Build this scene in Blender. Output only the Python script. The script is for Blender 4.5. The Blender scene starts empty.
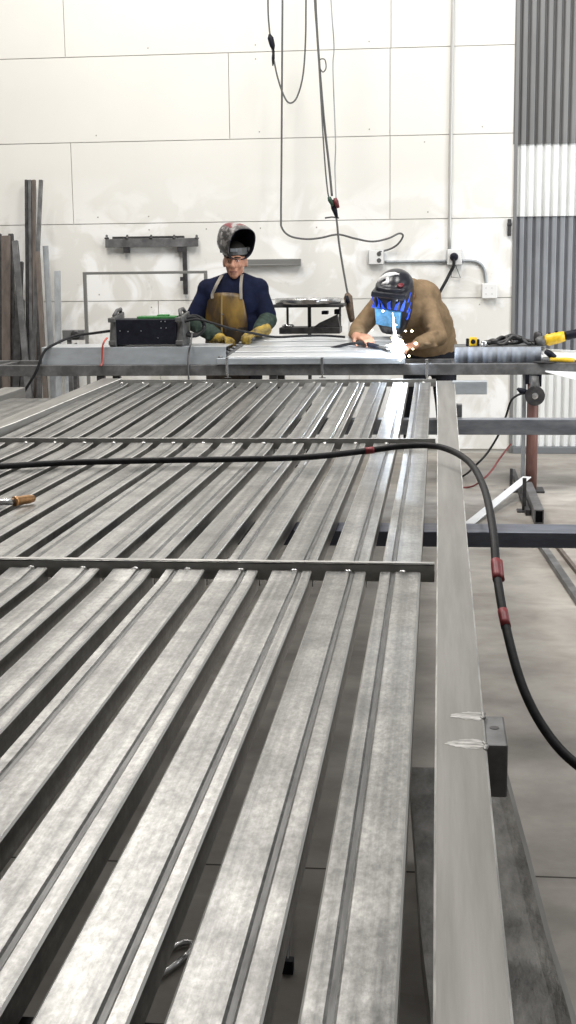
import bpy, bmesh, math, random
from mathutils import Vector, Matrix, Quaternion, noise
random.seed(7)
sc = bpy.context.scene
COL = sc.collection
PI = math.pi

# ------------------------------------------------------------------ camera
F = 1350.0; CX, CY = 288.0, 512.0; H = 1.45
dY = Vector((437.0-CX, 262.0-CY, F)).normalized()
p2 = Vector((437.0-1000-CX, 262.0+12.0-CY, F))
up = dY.cross(p2).normalized()
if up.y > 0: up = -up
dX = dY.cross(up)
if dX.x < 0: dX = -dX
dX.normalize()
def ray(x, y):
    v = Vector((x-CX, y-CY, F))
    return Vector((dX.dot(v), dY.dot(v), up.dot(v)))
def W(x, y, Y):                       # point seen at (x, y) standing at distance Y
    r = ray(x, y); return Vector((0, 0, H)) + r*(Y/r.y)
def G(x, y, z=0.0):                   # point seen at (x, y) lying at height z
    r = ray(x, y); return Vector((0, 0, H)) + r*((z-H)/r.z)
cd = bpy.data.cameras.new('camera'); cam = bpy.data.objects.new('camera', cd); COL.objects.link(cam)
cd.sensor_fit = 'VERTICAL'; cd.sensor_height = 36.0; cd.lens = 36.0*F/1024.0
cd.clip_start = .02; cd.clip_end = 200
M = Matrix(((dX.x, -dX.y, -dX.z), (dY.x, -dY.y, -dY.z), (up.x, -up.y, -up.z)))
cam.matrix_world = Matrix.Translation((0, 0, H)) @ M.to_4x4()
sc.camera = cam

# ------------------------------------------------------------------ materials
def mat(name, col, rough=.5, metal=0.0, var=0.0, scale=(6, 6, 6), detail=4, bump=0.0, col2=None, lo=.35, hi=.65, spec=.5, rvar=0.0, emit=None, rnd=0.0, coord='Object', aniso=0):
    m = bpy.data.materials.new(name); m.use_nodes = True
    nt = m.node_tree; N = nt.nodes; L = nt.links
    b = N['Principled BSDF']
    b.inputs['Roughness'].default_value = rough; b.inputs['Metallic'].default_value = metal
    b.inputs['Specular IOR Level'].default_value = spec
    c = tuple(col)+(1,); b.inputs['Base Color'].default_value = c
    if emit:
        b.inputs['Emission Color'].default_value = tuple(emit[0])+(1,); b.inputs['Emission Strength'].default_value = emit[1]
    if var or col2 or bump or rvar:
        tc = N.new('ShaderNodeTexCoord'); mp = N.new('ShaderNodeMapping'); mp.inputs['Scale'].default_value = scale
        L.new(tc.outputs[coord], mp.inputs[0])
        oi = N.new('ShaderNodeObjectInfo')
        add = N.new('ShaderNodeVectorMath'); add.operation = 'MULTIPLY_ADD'
        L.new(mp.outputs[0], add.inputs[0]) if False else None
        nz = N.new('ShaderNodeTexNoise'); nz.noise_dimensions = '4D'; nz.inputs['Scale'].default_value = 1; nz.inputs['Detail'].default_value = detail
        nz.inputs['Roughness'].default_value = .62
        L.new(mp.outputs[0], nz.inputs['Vector'])
        wm = N.new('ShaderNodeMath'); wm.operation = 'MULTIPLY'; wm.inputs[1].default_value = 37.0
        L.new(oi.outputs['Random'], wm.inputs[0]); L.new(wm.outputs[0], nz.inputs['W'])
        rp = N.new('ShaderNodeMapRange'); rp.inputs[1].default_value = lo; rp.inputs[2].default_value = hi
        L.new(nz.outputs['Fac'], rp.inputs[0])
        mx = N.new('ShaderNodeMix'); mx.data_type = 'RGBA'
        c2 = tuple(col2)+(1,) if col2 else tuple(min(1, x*(1+var)) for x in col)+(1,)
        c1 = c if col2 else tuple(x*(1-var) for x in col)+(1,)
        mx.inputs[6].default_value = c1; mx.inputs[7].default_value = c2
        L.new(rp.outputs[0], mx.inputs[0])
        out = mx.outputs[2]
        if rnd:
            hsv = N.new('ShaderNodeHueSaturation')
            r2 = N.new('ShaderNodeMapRange'); r2.inputs[3].default_value = 1-rnd; r2.inputs[4].default_value = 1+rnd
            L.new(oi.outputs['Random'], r2.inputs[0]); L.new(r2.outputs[0], hsv.inputs['Value']); L.new(out, hsv.inputs['Color'])
            out = hsv.outputs[0]
        L.new(out, b.inputs['Base Color'])
        if rvar:
            r3 = N.new('ShaderNodeMapRange'); r3.inputs[3].default_value = max(.05, rough-rvar); r3.inputs[4].default_value = min(1, rough+rvar)
            L.new(nz.outputs['Fac'], r3.inputs[0]); L.new(r3.outputs[0], b.inputs['Roughness'])
        if bump:
            bp = N.new('ShaderNodeBump'); bp.inputs['Strength'].default_value = bump; bp.inputs['Distance'].default_value = .01
            L.new(nz.outputs['Fac'], bp.inputs['Height']); L.new(bp.outputs[0], b.inputs['Normal'])
    return m

MT = {}
def slat_material():
    m = mat('galvanized_slat', (.15, .149, .144), .36, .80, 0, (48, .5, 48), 6, .0, col2=(.37, .365, .352), rvar=.12, rnd=.10)
    nt = m.node_tree; N = nt.nodes; L = nt.links; b = N['Principled BSDF']
    # fine speckle and long scuffs over the mill streaks
    tc = N.new('ShaderNodeTexCoord'); n2 = N.new('ShaderNodeTexNoise'); n2.inputs['Scale'].default_value = 9; n2.inputs['Detail'].default_value = 8; n2.inputs['Roughness'].default_value = .7
    n2.noise_dimensions = '4D'
    oi = N.new('ShaderNodeObjectInfo'); wm = N.new('ShaderNodeMath'); wm.operation = 'MULTIPLY'; wm.inputs[1].default_value = 91
    L.new(oi.outputs['Random'], wm.inputs[0]); L.new(wm.outputs[0], n2.inputs['W'])
    L.new(tc.outputs['Object'], n2.inputs['Vector'])
    rp = N.new('ShaderNodeMapRange'); rp.inputs[1].default_value = .34; rp.inputs[2].default_value = .66; rp.inputs[3].default_value = .62; rp.inputs[4].default_value = 1.30
    L.new(n2.outputs['Fac'], rp.inputs[0])
    src = b.inputs['Base Color'].links[0].from_socket
    mul = N.new('ShaderNodeMix'); mul.data_type = 'RGBA'; mul.blend_type = 'MULTIPLY'; mul.inputs[0].default_value = 1
    L.new(src, mul.inputs[6]); L.new(rp.outputs[0], mul.inputs[7]); L.new(mul.outputs[2], b.inputs['Base Color'])
    n3 = N.new('ShaderNodeTexNoise'); n3.inputs['Scale'].default_value = 170; n3.inputs['Detail'].default_value = 4
    L.new(tc.outputs['Object'], n3.inputs['Vector'])
    # spangle mottling and small dark scuffs in the zinc
    n4 = N.new('ShaderNodeTexNoise'); n4.inputs['Scale'].default_value = 75; n4.inputs['Detail'].default_value = 6; n4.inputs['Roughness'].default_value = .75
    mp4 = N.new('ShaderNodeMapping'); mp4.inputs['Scale'].default_value = (1.6, .7, 1); L.new(tc.outputs['Object'], mp4.inputs[0]); L.new(mp4.outputs[0], n4.inputs['Vector'])
    r4 = N.new('ShaderNodeMapRange'); r4.inputs[1].default_value = .36; r4.inputs[2].default_value = .62; r4.inputs[3].default_value = .66; r4.inputs[4].default_value = 1.12
    L.new(n4.outputs['Fac'], r4.inputs[0])
    mul4 = N.new('ShaderNodeMix'); mul4.data_type = 'RGBA'; mul4.blend_type = 'MULTIPLY'; mul4.inputs[0].default_value = 1
    L.new(mul.outputs[2], mul4.inputs[6]); L.new(r4.outputs[0], mul4.inputs[7]); L.new(mul4.outputs[2], b.inputs['Base Color'])
    bp = N.new('ShaderNodeBump'); bp.inputs['Strength'].default_value = .10; bp.inputs['Distance'].default_value = .002
    L.new(n3.outputs['Fac'], bp.inputs['Height']); L.new(bp.outputs[0], b.inputs['Normal'])
    return m
MT['slat'] = slat_material()
MT['groove'] = mat('groove_dark', (.045, .045, .045), .45, .7, 0, (120, 12, 120), 7, 0, col2=(.15, .15, .148), lo=.35, hi=.75)  # groove floor takes a darker steel than the slat
MT['beam'] = mat('beam_steel', (.19, .184, .172), .45, .5, 0, (30, 1.5, 30), 6, .05, col2=(.30, .291, .275), rvar=.1)
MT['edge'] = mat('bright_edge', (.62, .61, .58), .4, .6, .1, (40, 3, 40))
MT['beam_edge'] = mat('beam_edge_highlight', (.68, .67, .64), .5, .15, .35, (60, 9, 60), 5)  # pale bevel colour paints the highlight along the beam edges
MT['bar'] = mat('cross_bar_steel', (.40, .395, .38), .4, .75, .25, (12, 30, 30), 5)
MT['weld'] = mat('weld_metal', (.75, .75, .73), .35, .8, .2, (80, 80, 80))
MT['scar'] = mat('weld_splash', (.25, .243, .23), .5, .4, 0, (38, 130, 60), 6, 0, col2=(.62, .61, .59), lo=.4, hi=.62)
MT['weldgrey'] = mat('weld_grey', (.30, .295, .285), .5, .5)
MT['dark'] = mat('dark_steel', (.07, .068, .07), .5, .6, .35, (20, 20, 20), 5)
MT['mid'] = mat('mill_steel', (.12, .12, .122), .5, .5, 0, (9, 9, 9), 6, .03, col2=(.25, .25, .255), lo=.42, hi=.68)
MT['brownsteel'] = mat('rusty_steel', (.15, .125, .11), .6, .35, .3, (18, 18, 5), 5)
MT['lightsteel'] = mat('light_steel', (.33, .35, .37), .5, .5, .25, (18, 18, 5), 5)
MT['blue_beam'] = mat('blue_grey_primer', (.115, .125, .165), .45, .35, 0, (5, 20, 20), 6, .03, col2=(.21, .23, .28), lo=.45, hi=.75)
MT['galv'] = mat('galvanized_sheet', (.52, .56, .60), .38, .55, .16, (5, 12, 12), 5, .02)
MT['ribbed'] = mat('ribbed_sheet', (.27, .295, .34), .6, .15, .2, (8, 8, 8), 5)
MT['galvtop'] = mat('galvanized_bright', (.62, .64, .66), .35, .6, .15, (3, 18, 18), 5)
MT['rubber'] = mat('black_rubber', (.022, .022, .024), .55, 0, .3, (40, 40, 40), 4, .1, spec=.15)
MT['tape'] = mat('red_tape', (.22, .02, .025), .5, 0, .3, (60, 60, 60))
MT['cord'] = mat('grey_cord', (.10, .10, .10), .6)
MT['blackp'] = mat('black_plastic', (.012, .013, .02), .45, 0, .3, (30, 30, 30), spec=.15)
MT['greyp'] = mat('grey_plastic', (.09, .09, .09), .5, 0, .3, (30, 30, 30))
MT['green'] = mat('green_label', (.05, .20, .06), .5, 0, .3, (40, 40, 40))
MT['yellow'] = mat('yellow_plastic', (.72, .46, .02), .4, 0, .15, (40, 40, 40))
MT['white'] = mat('white_enamel', (.82, .83, .84), .45, 0, .05, (10, 10, 10))
MT['whitep'] = mat('white_plastic', (.80, .80, .79), .4)
MT['post'] = mat('red_oxide', (.155, .068, .055), .55, .15, 0, (25, 25, 5), 5, .05, col2=(.24, .13, .11))
MT['copper'] = mat('copper', (.52, .28, .12), .35, .85, .25, (60, 60, 60))
MT['chrome'] = mat('bright_steel', (.70, .70, .70), .25, .9, .15, (40, 40, 40))
MT['skin'] = mat('skin', (.43, .21, .135), .5, 0, .18, (30, 30, 30))
MT['hair'] = mat('dark_hair', (.02, .018, .016), .7, spec=.15)
MT['navy'] = mat('navy_cotton', (.006, .009, .028), .85, 0, .35, (14, 14, 14), 5, .3, spec=.15)
MT['sleeve'] = mat('green_sleeve', (.030, .046, .038), .8, 0, .35, (30, 30, 30), 5, .4, spec=.15)
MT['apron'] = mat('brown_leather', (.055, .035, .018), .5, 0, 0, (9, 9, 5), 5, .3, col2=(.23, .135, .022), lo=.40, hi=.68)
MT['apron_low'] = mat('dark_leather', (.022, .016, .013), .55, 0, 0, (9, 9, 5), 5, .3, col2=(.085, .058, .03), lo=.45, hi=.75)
MT['strap'] = mat('grey_strap', (.26, .235, .20), .8)
MT['glove'] = mat('yellow_leather', (.07, .05, .015), .6, 0, 0, (22, 22, 22), 4, .3, col2=(.36, .24, .03))
MT['trouser'] = mat('dark_denim', (.018, .019, .024), .85, 0, .3, (20, 20, 20), spec=.15)
MT['boot'] = mat('boot_leather', (.03, .022, .016), .6, 0, .3, (20, 20, 20))
MT['sweater'] = mat('tan_sweater', (.21, .145, .085), .95, 0, .22, (16, 16, 16), 5, .5, spec=.15)
MT['helmet'] = mat('helmet_black', (.015, .016, .022), .28)
MT['helmetg'] = mat('helmet_grey', (.05, .047, .047), .35, .1, 0, (24, 24, 24), 3, 0, col2=(.22, .205, .20), lo=.48, hi=.6)
MT['hred'] = mat('helmet_red', (.15, .012, .02), .35, 0, .2, (40, 40, 40))
MT['helmetw'] = mat('helmet_light_grey', (.30, .29, .29), .35)
MT['hwhite'] = mat('helmet_white', (.75, .75, .75), .35)
MT['hblue'] = mat('helmet_blue', (.03, .10, .75), .3)
MT['lens'] = mat('lens_arc_reflection', (.16, .45, .80), .15, .1, .25, (50, 50, 50))  # base colour holds the bluish reflection of the arc
MT['arc'] = mat('arc_light', (1, 1, 1), .5, emit=((.93, .96, 1.0), 6))
MT['spark'] = mat('spark_light', (1, .9, .6), .5, emit=((1, .86, .5), 7))

# ------------------------------------------------------------------ mesh builder
class MB:
    def __init__(s): s.v = []; s.f = []; s.mi = []
    def _add(s, vs, fs, mi=0):
        o = len(s.v); s.v += [Vector(v) for v in vs]; s.f += [tuple(i+o for i in f) for f in fs]; s.mi += [mi]*len(fs); return s
    def box(s, a, b, mi=0, R=None, c=None):
        x0, y0, z0 = [min(a[i], b[i]) for i in range(3)]; x1, y1, z1 = [max(a[i], b[i]) for i in range(3)]
        vs = [Vector(p) for p in ((x0,y0,z0),(x1,y0,z0),(x1,y1,z0),(x0,y1,z0),(x0,y0,z1),(x1,y0,z1),(x1,y1,z1),(x0,y1,z1))]
        if R is not None:
            c = Vector(c) if c is not None else sum(vs, Vector())/8
            vs = [c + R @ (v-c) for v in vs]
        return s._add(vs, [(0,3,2,1),(4,5,6,7),(0,1,5,4),(1,2,6,5),(2,3,7,6),(3,0,4,7)], mi)
    def hexa(s, lo, hi, mi=0):          # four lower points, four upper points, counter-clockwise from above
        return s._add(list(lo)+list(hi), [(0,3,2,1),(4,5,6,7),(0,1,5,4),(1,2,6,5),(2,3,7,6),(3,0,4,7)], mi)
    def bar(s, p, q, w, h, mi=0, side=None):   # rectangular bar between two points
        p = Vector(p); q = Vector(q); d = (q-p).normalized()
        a = Vector(side) if side else (Vector((0,0,1)) if abs(d.z) < .9 else Vector((0,1,0)))
        u = d.cross(a).normalized(); v = u.cross(d).normalized()
        c = [(-1,-1),(1,-1),(1,1),(-1,1)]
        vs = [p+u*(i*w/2)+v*(j*h/2) for i, j in c]+[q+u*(i*w/2)+v*(j*h/2) for i, j in c]
        return s._add(vs, [(3,2,1,0),(4,5,6,7),(0,1,5,4),(1,2,6,5),(2,3,7,6),(3,0,4,7)], mi)
    def tube(s, path, r, n=10, mi=0, cap=True):
        path = [Vector(p) for p in path]; k = len(path)
        rr = r if isinstance(r, (list, tuple)) else [r]*k
        base = len(s.v); prev = None
        for i, p in enumerate(path):
            d = (path[min(i+1, k-1)]-path[max(i-1, 0)])
            d = d.normalized() if d.length > 1e-9 else Vector((0,0,1))
            if prev is None:
                a = Vector((0,0,1)) if abs(d.z) < .9 else Vector((1,0,0)); u = d.cross(a).normalized()
            else:
                u = (prev - d*prev.dot(d)); u = u.normalized() if u.length > 1e-6 else d.orthogonal().normalized()
            prev = u; v = d.cross(u)
            for j in range(n):
                t = 2*PI*j/n; s.v.append(p+(u*math.cos(t)+v*math.sin(t))*rr[i])
        for i in range(k-1):
            for j in range(n):
                a = base+i*n+j; b = base+i*n+(j+1) % n
                s.f.append((a, b, b+n, a+n)); s.mi.append(mi)
        if cap:
            s.f.append(tuple(base+j for j in reversed(range(n)))); s.f.append(tuple(base+(k-1)*n+j for j in range(n))); s.mi += [mi, mi]
        return s
    def lathe(s, c, prof, axis=(0,0,1), n=24, mi=0):   # prof: (radius, height) pairs
        ax = Vector(axis).normalized(); c = Vector(c)
        return s.tube2([c+ax*h for r, h in prof], [r for r, h in prof], ax, n, mi)
    def tube2(s, pts, rr, ax, n, mi):
        u = ax.orthogonal().normalized(); v = ax.cross(u); base = len(s.v); k = len(pts)
        for p, r in zip(pts, rr):
            for j in range(n):
                t = 2*PI*j/n; s.v.append(p+(u*math.cos(t)+v*math.sin(t))*max(r, 1e-5))
        for i in range(k-1):
            for j in range(n):
                a = base+i*n+j; b = base+i*n+(j+1) % n
                s.f.append((a, b, b+n, a+n)); s.mi.append(mi)
        s.f.append(tuple(base+j for j in reversed(range(n)))); s.f.append(tuple(base+(k-1)*n+j for j in range(n))); s.mi += [mi, mi]
        return s
    def ell(s, c, r, n=14, R=None, mi=0):
        c = Vector(c); base = len(s.v); m = n//2+1
        r = (r, r, r) if not isinstance(r, (tuple, list)) else r
        for i in range(1, m):
            ph = PI*i/m
            for j in range(n):
                t = 2*PI*j/n
                p = Vector((r[0]*math.sin(ph)*math.cos(t), r[1]*math.sin(ph)*math.sin(t), r[2]*math.cos(ph)))
                s.v.append(c+(R @ p if R is not None else p))
        for e in (1, -1):
            p = Vector((0, 0, r[2]*e)); s.v.append(c+(R @ p if R is not None else p))
        T = len(s.v)-2; B = T+1
        for i in range(m-2):
            for j in range(n):
                a = base+i*n+j; b = base+i*n+(j+1) % n
                s.f.append((a, a+n, b+n, b)); s.mi.append(mi)
        for j in range(n):
            s.f.append((T, base+j, base+(j+1) % n)); s.mi.append(mi)
            o = base+(m-2)*n; s.f.append((B, o+(j+1) % n, o+j)); s.mi.append(mi)
        return s
    def cap(s, p, q, r0, r1, n=12, mi=0):          # tapered capsule
        p = Vector(p); q = Vector(q); d = (q-p)
        s.ell(p, r0, n, mi=mi); s.ell(q, r1, n, mi=mi)
        s.tube([p, q], [r0, r1], n, mi)
        return s
    def build(s, name, mats, parent=None, smooth=False, bevel=0, origin=None):
        me = bpy.data.meshes.new(name)
        o0 = Vector(origin) if origin is not None else (ABS[parent] if parent is not None else Vector())
        me.from_pydata([v-o0 for v in s.v], [], s.f)
        for m in (mats if isinstance(mats, (list, tuple)) else [mats]): me.materials.append(m)
        for p, i in zip(me.polygons, s.mi): p.material_index = i; p.use_smooth = smooth
        me.update()
        o = bpy.data.objects.new(name, me); COL.objects.link(o)
        if parent is not None:
            o.parent = parent; ABS[o] = ABS[parent]
            if origin is not None: o.location = o0-ABS[parent]; ABS[o] = o0
        else: o.location = o0; ABS[o] = o0
        if bevel:
            md = o.modifiers.new('bevel', 'BEVEL'); md.width = bevel; md.segments = 2; md.limit_method = 'ANGLE'; md.angle_limit = .6
        return o
ABS = {}
def tag(o, label, cat, group=None, kind=None):
    o['label'] = label; o['category'] = cat
    if group: o['group'] = group
    if kind: o['kind'] = kind
    return o
def thing(name, label, cat, loc, group=None):
    o = bpy.data.objects.new(name, None); COL.objects.link(o); o.location = loc; ABS[o] = Vector(loc)
    o.empty_display_size = .05
    return tag(o, label, cat, group)
def smooth_path(pts, sub=8):
    pts = [Vector(p) for p in pts]; out = []
    for i in range(len(pts)-1):
        a = pts[max(i-1, 0)]; b = pts[i]; c = pts[i+1]; d = pts[min(i+2, len(pts)-1)]
        for k in range(sub):
            t = k/sub
            out.append(.5*((2*b)+(c-a)*t+(2*a-5*b+4*c-d)*t*t+(3*b-a-3*c+d)*t**3))
    out.append(pts[-1]); return out
def blob(mb, name, m, parent, voxel=.012, it=6, origin=None):
    o = mb.build(name, m, parent, True)
    md = o.modifiers.new('r', 'REMESH'); md.mode = 'VOXEL'; md.voxel_size = voxel; md.use_smooth_shade = True
    m2 = o.modifiers.new('s', 'SMOOTH'); m2.iterations = it; m2.factor = .5
    dg = bpy.context.evaluated_depsgraph_get(); dg.update()
    me = bpy.data.meshes.new_from_object(o.evaluated_get(dg))
    o.modifiers.clear(); old = o.data; o.data = me; bpy.data.meshes.remove(old); me.name = name
    me.materials.clear()
    for q in (m if isinstance(m, (list, tuple)) else [m]): me.materials.append(q)
    for p in me.polygons: p.use_smooth = True
    return o

# ------------------------------------------------------------------ setting
YW = 10.40
def floor_material():
    m = mat('concrete', (.225, .202, .178), .6, 0, 0, (1.9, 1.9, 1.9), 9, .12, col2=(.46, .43, .39), lo=.34, hi=.66)
    nt = m.node_tree; N = nt.nodes; L = nt.links; b = N['Principled BSDF']
    tc = N.new('ShaderNodeTexCoord'); mp = N.new('ShaderNodeMapping'); mp.inputs['Scale'].default_value = (1.0, 2.0, 1)
    L.new(tc.outputs['Object'], mp.inputs[0])
    n = N.new('ShaderNodeTexNoise'); n.inputs['Scale'].default_value = 2; n.inputs['Detail'].default_value = 7; n.inputs['Distortion'].default_value = 1.2
    L.new(mp.outputs[0], n.inputs['Vector'])
    r = N.new('ShaderNodeMapRange'); r.inputs[1].default_value = .35; r.inputs[2].default_value = .62; r.inputs[3].default_value = .8; r.inputs[4].default_value = 1.05
    L.new(n.outputs['Fac'], r.inputs[0])
    mul = N.new('ShaderNodeMix'); mul.data_type = 'RGBA'; mul.blend_type = 'MULTIPLY'; mul.inputs[0].default_value = 1
    src = b.inputs['Base Color'].links[0].from_socket
    L.new(src, mul.inputs[6]); L.new(r.outputs[0], mul.inputs[7]); L.new(mul.outputs[2], b.inputs['Base Color'])
    return m
mb = MB().box((-6, -3, -.1), (5, YW+.3, 0))
# sawn joints in the slab
for yj in (G(560, 878).y,): mb.box((-6, yj, 0), (5, yj+.006, .0006), 1)
fl = mb.build('floor', [floor_material(), mat('slab_joint', (.05, .045, .04), .8)]); fl['kind'] = 'structure'

def wall_material():
    m = mat('painted_board', (.745, .732, .69), .6, 0, 0, (.8, .8, .8), 5, 0, col2=(.785, .772, .73))
    nt = m.node_tree; N = nt.nodes; L = nt.links; b = N['Principled BSDF']
    tc = N.new('ShaderNodeTexCoord')
    src = b.inputs['Base Color'].links[0].from_socket
    # whiter filler patches in the lower courses
    n = N.new('ShaderNodeTexNoise'); n.inputs['Scale'].default_value = 2.2; n.inputs['Detail'].default_value = 5; n.inputs['Distortion'].default_value = 1.5
    L.new(tc.outputs['Object'], n.inputs['Vector'])
    sx = N.new('ShaderNodeSeparateXYZ'); L.new(tc.outputs['Object'], sx.inputs[0])
    h = N.new('ShaderNodeMapRange'); h.inputs[1].default_value = 2.15; h.inputs[2].default_value = 1.5; h.inputs[3].default_value = 0; h.inputs[4].default_value = 1
    L.new(sx.outputs['Z'], h.inputs[0])
    r = N.new('ShaderNodeMapRange'); r.inputs[1].default_value = .46; r.inputs[2].default_value = .56
    L.new(n.outputs['Fac'], r.inputs[0])
    mm = N.new('ShaderNodeMath'); mm.operation = 'MULTIPLY'; L.new(h.outputs[0], mm.inputs[0]); L.new(r.outputs[0], mm.inputs[1])
    mx = N.new('ShaderNodeMix'); mx.data_type = 'RGBA'; mx.inputs[7].default_value = (.93, .93, .915, 1)
    L.new(mm.outputs[0], mx.inputs[0]); L.new(src, mx.inputs[6])
    # grey scuffs
    n2 = N.new('ShaderNodeTexNoise'); n2.inputs['Scale'].default_value = 7; n2.inputs['Detail'].default_value = 6; n2.inputs['Roughness'].default_value = .7
    L.new(tc.outputs['Object'], n2.inputs['Vector'])
    r2 = N.new('ShaderNodeMapRange'); r2.inputs[1].default_value = .62; r2.inputs[2].default_value = .74; r2.inputs[4].default_value = .55
    L.new(n2.outputs['Fac'], r2.inputs[0])
    m3 = N.new('ShaderNodeMath'); m3.operation = 'MULTIPLY'; L.new(r2.outputs[0], m3.inputs[0]); L.new(h.outputs[0], m3.inputs[1])
    mx2 = N.new('ShaderNodeMix'); mx2.data_type = 'RGBA'; mx2.inputs[7].default_value = (.52, .51, .49, 1)
    L.new(m3.outputs[0], mx2.inputs[0]); L.new(mx.outputs[2], mx2.inputs[6]); L.new(mx2.outputs[2], b.inputs['Base Color'])
    return m
XR = W(514, 250, YW).x                   # where the boards stop and the corrugated bay begins
def zrow(x, y): return W(x, y, YW).z
NR = 10
rows = [0.03, zrow(288, 299.5), zrow(288, 221), zrow(288, 138), zrow(288, 51), zrow(288, 51)+.63, zrow(288, 51)+1.26, zrow(288, 51)+1.89, zrow(288, 51)+2.52, zrow(288, 51)+3.15, zrow(288, 51)+3.78]
def wx(x, y=150): return W(x, y, YW).x
seams = [[wx(159, 330), wx(349, 330)], [wx(-200, 260)], [wx(72, 180), wx(390, 180)], [wx(229, 95), wx(390, 95)], [wx(64, 25), wx(391, 25)], [wx(229, 0)], [wx(60, 0)], [wx(390, 0)], [wx(229, 0)], [wx(60, 0)]]
wm = wall_material(); seam = mat('seam_gap', (.55, .54, .50), .8); screw = mat('screw_head', (.30, .28, .25), .6)
mb = MB().box((-6, YW+.014, 0), (XR-.004, YW+.1, rows[-1]), 1)
for k in range(NR):
    xs = [-6]+seams[k]+[XR]
    for i in range(len(xs)-1):
        g = .0028
        mb.box((xs[i]+g, YW, rows[k]+g), (xs[i+1]-g, YW+.0135, rows[k+1]-g), 0)
for k in range(1, 6):
    for i in range(14):
        x = -2.6+i*.42+random.uniform(-.02, .02)
        if x > XR-.05: continue
        for dz in (.05, -.05):
            if random.random() < .4: mb.lathe((x, YW, rows[k]+dz), [(.0055, 0), (.004, .002)], (0, -1, 0), 8, 2)
o = mb.build('wall_back', [wm, seam, screw]); o['kind'] = 'structure'

# corrugated bay to the right of the boards
def corrugated(z0, z1, y, m, per=.060, amp=.017, mi=0, mb=None):
    x0, x1 = XR-.02, 3.2
    n = int((x1-x0)/per*12); pts = []
    for i in range(n+1):
        x = x0+(x1-x0)*i/n; t = ((x-x0)/per) % 1
        h = max(-1.25, min(.75, 2.4*math.sin(2*PI*t)+.9))
        pts.append((x, y-amp*h))
    vs = [(x, yy, z0) for x, yy in pts]+[(x, yy, z1) for x, yy in pts]
    k = len(pts)
    mb._add(vs, [(i, i+1, k+i+1, k+i) for i in range(k-1)], mi)
zA = zrow(545, 138); zB = zrow(545, 212); zC = zrow(545, 352)
cg = mat('corrugated_grey', (.20, .20, .20), .5, .25, .15, (3, 3, 1.2), 5)
cw = mat('corrugated_clear', (.80, .81, .80), .35, 0, .08, (5, 5, 2), 5)
cl = mat('corrugated_lower', (.27, .28, .30), .5, .25, .18, (3, 3, 1.5), 5)
mb = MB()
corrugated(zA-.04, 6.8, YW+.01, None, mi=0, mb=mb)
corrugated(zB-.03, zA, YW+.022, None, mi=1, mb=mb)
corrugated(zC-.1, zB, YW+.034, None, mi=2, mb=mb)
corrugated(.03, zC-.06, YW+.046, None, mi=1, mb=mb)
o = mb.build('wall_right', [cg, cw, cl], smooth=True); o['kind'] = 'structure'
o = MB().box((XR-.012, YW-.012, 0.0), (XR+.014, YW+.03, 6.8)).build('trim_1', mat('trim_grey', (.22, .22, .22), .5, .3), bevel=.002); o['kind'] = 'structure'
o = MB().box((XR+.014, YW-.03, 0.0), (3.2, YW+.06, .05)).build('baseboard_right', mat('base_grey', (.16, .17, .18), .6), bevel=.003); o['kind'] = 'structure'

# ------------------------------------------------------------------ the slatted steel frame
ZT = lambda Y: .722-.027*math.exp(-((Y-5.6)/1.9)**2)     # the long frame sags a little mid-span
PIT = .1305; SW = .0965; NS = 15
def sx(k, Y):                                            # right edge of slat k
    return -.033-PIT*k*(1+max(0, (Y-6)/2.3)*.035*(1 if Y > 6 else 0))
BARS = [0.86, 3.175, 5.68, 8.36]
deck = thing('steel_deck_frame', 'long welded steel frame with rows of galvanized slats, filling the foreground', 'steel frame', (-.95, .8, .6))
def slat_mesh(seg, k):
    Y0, Y1 = BARS[seg]+.018, BARS[seg+1]-.018
    r = random.Random(seg*50+k)
    flip = k in ((0, 6, 9), (0, 3, 7), (0, 4, 8))[2-seg]
    g0 = .60+r.uniform(-.02, .04) if not flip else .22+r.uniform(-.02, .04)                        # place of the rolled groove
    prof = [(0, -.042), (0, -.003), (.003, 0), (SW*g0, 0), (SW*(g0+.035), -.0028), (SW*(g0+.105), -.0028), (SW*(g0+.14), 0), (SW-.003, 0), (SW, -.003), (SW, -.042)]
    n = 22; mbs = MB(); vs = []
    for i in range(n+1):
        t = i/n; Y = Y0+(Y1-Y0)*t
        e = (Y1-Y)
        lift = .006*max(0, 1-e/.05)
        x = sx(k, Y)-SW
        for j, (a, b) in enumerate(prof):
            vs.append((x+a, Y, ZT(Y)+b+(lift if 1 <= j <= 8 else 0)))
    P = len(prof); fs = []; mi = []
    for i in range(n):
        for j in range(P-1):
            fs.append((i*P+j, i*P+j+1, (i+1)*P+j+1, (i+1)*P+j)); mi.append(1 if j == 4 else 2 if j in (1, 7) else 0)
    o = len(mbs.v); mbs.v = [Vector(v) for v in vs]; mbs.f = fs; mbs.mi = mi
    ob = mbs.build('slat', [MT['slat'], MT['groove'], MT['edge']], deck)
    md = ob.modifiers.new('sheet', 'SOLIDIFY'); md.thickness = .0025; md.offset = -1
    return ob
for seg in range(3):
    for k in range(NS): slat_mesh(seg, k)
for bi, Y in enumerate(BARS):
    z = ZT(Y)
    xl = sx(NS-1, Y)-SW-.035
    mb = MB()
    # angle-section bar: upright web and a foot
    mb.box((xl, Y-.004, z-.022), (.0, Y+.008, z+.022))
    mb.box((xl, Y-.004, z+.017), (.0, Y+.026, z+.022))
    cb = mb.build('cross_bar', MT['bar'], deck, bevel=.0015)
    w = MB()
    for k in range(NS):
        x = sx(k, Y)-SW*.45
        w = MB().ell((x, Y-.010, z+.002), (.011, .008, .007), 8)
        w.build('weld_bead', MT['weld'], cb, True)
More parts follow.
